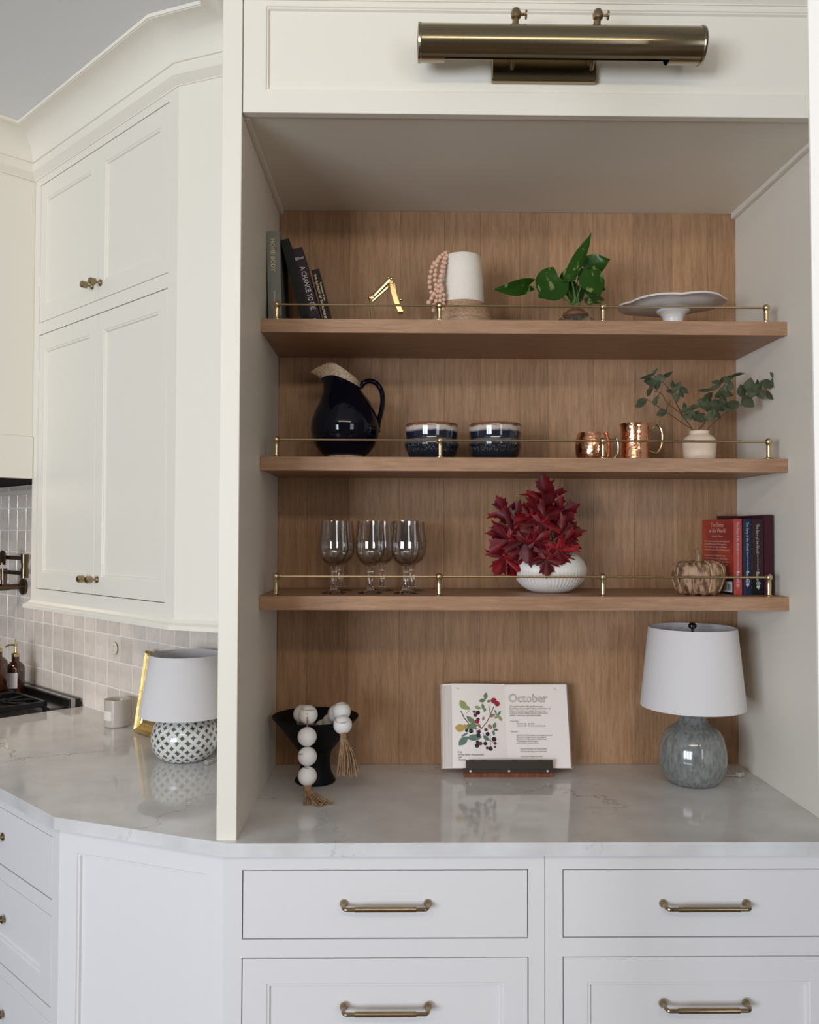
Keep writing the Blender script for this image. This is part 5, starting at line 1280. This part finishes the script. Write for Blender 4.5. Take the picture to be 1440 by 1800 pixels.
# ================================================================== gilt frame leaning on the tiles
fw_, fh = 0.27, 0.270
FA, FN = 1.363, 0.112
ft = math.atan2(WALL_N-0.012-FN-0.03, fh)
t = thing('framed_picture', 'gilded picture frame leaning on the tiles behind the mosaic lamp', 'picture', w45(FA, FN, 0.0042), -PI/4)
t.rotation_euler = (-ft, 0, -PI/4)
fwid = 0.046
def frame_bar(name, x0, x1, z0_, z1_, vert):
    """moulding bar with a mitred end: profile rises towards the outer edge"""
    pr_ = [(0.0, 0.022), (0.0, 0.0), (0.007, -0.004), (0.012, 0.002), (0.022, 0.008), (0.029, 0.006), (0.033, 0.009), (fwid, 0.012), (fwid, 0.022)]
    bm = NB(); rows = []
    for end in (0, 1):
        row = []
        for w, y in pr_:
            if name == 'left': p = (w, y, w if end == 0 else fh-w)
            elif name == 'right': p = (fw_-w, y, w if end == 0 else fh-w)
            elif name == 'bottom': p = (w if end == 0 else fw_-w, y, w)
            else: p = (w if end == 0 else fw_-w, y, fh-w)
            row.append(bm.verts.new(p))
        rows.append(row)
    n = len(pr_)
    for k in range(n): bm.faces.new((rows[0][k], rows[0][(k+1) % n], rows[1][(k+1) % n], rows[1][k]))
    bm.faces.new(rows[0]); bm.faces.new(rows[1][::-1])
    obj('moulding', bm, GILT, t)
for nm in ('left', 'right', 'bottom', 'top'): frame_bar(nm, 0, 0, 0, 0, 0)
bm = NB(); add_box(bm, (fwid-0.002, 0.0125, fwid-0.002), (fw_-fwid+0.002, 0.0215, fh-fwid+0.002)); obj('picture_panel', bm, mat('dim_picture', (0.10, 0.085, 0.07, 1), 0.4), t)

# ================================================================== candle, outlet
t = thing('candle', 'smoky glass candle with cream label in front of the tiles', 'candle', (-0.970, 1.140, 0))
bm = NB(); add_lathe(bm, [(0, 0.0003), (0.038, 0.0003), (0.0425, 0.004), (0.0430, 0.094), (0.0418, 0.0945), (0.0405, 0.092), (0.040, 0.052), (0, 0.052)], 40); obj('glass_jar', bm, FROST, t, True)
bm = NB(); add_lathe(bm, [(0, 0.004), (0.0395, 0.004), (0.0395, 0.0518), (0, 0.0525)], 36); obj('wax', bm, mat('wax', (0.70, 0.66, 0.60, 1), 0.5), t, True)
bm = NB(); add_tube(bm, [(0, 0, 0.05), (0.001, 0, 0.062)], 0.0009, 6); obj('wick', bm, INK, t)
bm = NB()
for k in range(10):
    a0 = math.radians(-152+5.4*k); a1 = math.radians(-152+5.4*(k+1)); r = 0.0436
    bm.faces.new([bm.verts.new(q) for q in ((r*math.cos(a0), r*math.sin(a0), 0.026), (r*math.cos(a1), r*math.sin(a1), 0.026), (r*math.cos(a1), r*math.sin(a1), 0.058), (r*math.cos(a0), r*math.sin(a0), 0.058))])
lb = obj('label', bm, mat('cream_label', (0.80, 0.74, 0.64, 1), 0.7), t, True)
for z_, w_, h_ in ((0.050, 0.012, 0.0012), (0.044, 0.022, 0.0022), (0.034, 0.014, 0.0012)):
    bm = NB(); r = 0.0439; a0 = math.radians(-148); a1 = a0+w_/r
    bm.faces.new([bm.verts.new(q) for q in ((r*math.cos(a0), r*math.sin(a0), z_), (r*math.cos(a1), r*math.sin(a1), z_), (r*math.cos(a1), r*math.sin(a1), z_+h_), (r*math.cos(a0), r*math.sin(a0), z_+h_))]); obj('label_print', bm, INKP, lb)
t = thing('wall_outlet', 'small round cream outlet cover on the pale tiles', 'outlet', w45(1.652, WALL_N-0.0072, 0.2475), -PI/4)
bm = NB(); add_lathe(bm, [(0, 0), (0.0235, 0), (0.0235, 0.003), (0.021, 0.005), (0, 0.0055)], 28, Matrix.Rotation(PI/2, 4, 'X')); obj('plate', bm, mat('cream_plastic', (0.80, 0.72, 0.58, 1), 0.35), t, True)
for dz, r_ in ((0.008, 0.002), (-0.008, 0.002)):
    bm = NB(); add_sphere(bm, (0.002, -0.0054, dz), r_, 8, 6, (1, .3, 1)); obj('socket_hole', bm, INK, t, True)

# ================================================================== amber soap bottles
def bottle(loc, label, rz):
    t = thing('soap_bottle', label, 'bottle', loc, rz, group='amber soap bottles by the range'); t.scale = (1.08, 1.08, 1.05)
    bm = NB(); add_lathe(bm, [(0, 0.0003), (0.031, 0.0003), (0.0335, 0.004), (0.0335, 0.100), (0.030, 0.113), (0.020, 0.123), (0.0135, 0.128), (0.0135, 0.146), (0, 0.146)], 36); obj('glass_body', bm, AMBER, t, True)
    bm = NB(); add_lathe(bm, [(0, 0.146), (0.0145, 0.146), (0.0145, 0.158), (0.006, 0.162), (0.0045, 0.185), (0.007, 0.187), (0.007, 0.196), (0, 0.197)], 20); add_tube(bm, smooth_path([(0, 0, 0.191), (-0.022, -0.004, 0.192), (-0.036, -0.006, 0.185)], 4), 0.0036, 8); add_tube(bm, [(0, 0, 0.195), (0, 0, 0.215)], 0.0035, 8); obj('pump', bm, GOLD, t, True)
    bm = NB()
    for k in range(10):
        a0 = math.radians(-150+9*k); a1 = math.radians(-150+9*(k+1)); r = 0.0339
        bm.faces.new([bm.verts.new(q) for q in ((r*math.cos(a0), r*math.sin(a0), 0.026), (r*math.cos(a1), r*math.sin(a1), 0.026), (r*math.cos(a1), r*math.sin(a1), 0.086), (r*math.cos(a0), r*math.sin(a0), 0.086))])
    lb = obj('label', bm, mat('white_paper_label', (0.78, 0.72, 0.72, 1), 0.7), t, True)
    for z_, w_ in ((0.074, 0.012), (0.055, 0.012), (0.034, 0.010)):
        bm = NB(); r = 0.0342; a0 = math.radians(-112); a1 = a0+w_/r
        bm.faces.new([bm.verts.new(q) for q in ((r*math.cos(a0), r*math.sin(a0), z_), (r*math.cos(a1), r*math.sin(a1), z_), (r*math.cos(a1), r*math.sin(a1), z_+0.0018), (r*math.cos(a0), r*math.sin(a0), z_+0.0018))]); obj('label_print', bm, INKP, lb)
    return t
g = bottle(w45(2.325, WALL_N-0.0966, 0.0046), 'amber glass soap bottle with gold pump, nearer one by the range', 0.1)
dup(g, w45(2.292, WALL_N-0.178, 0.0046)+Vector((0, 0, 0.0306)), 'amber glass soap bottle with gold pump, cut off by the left edge', -0.2)
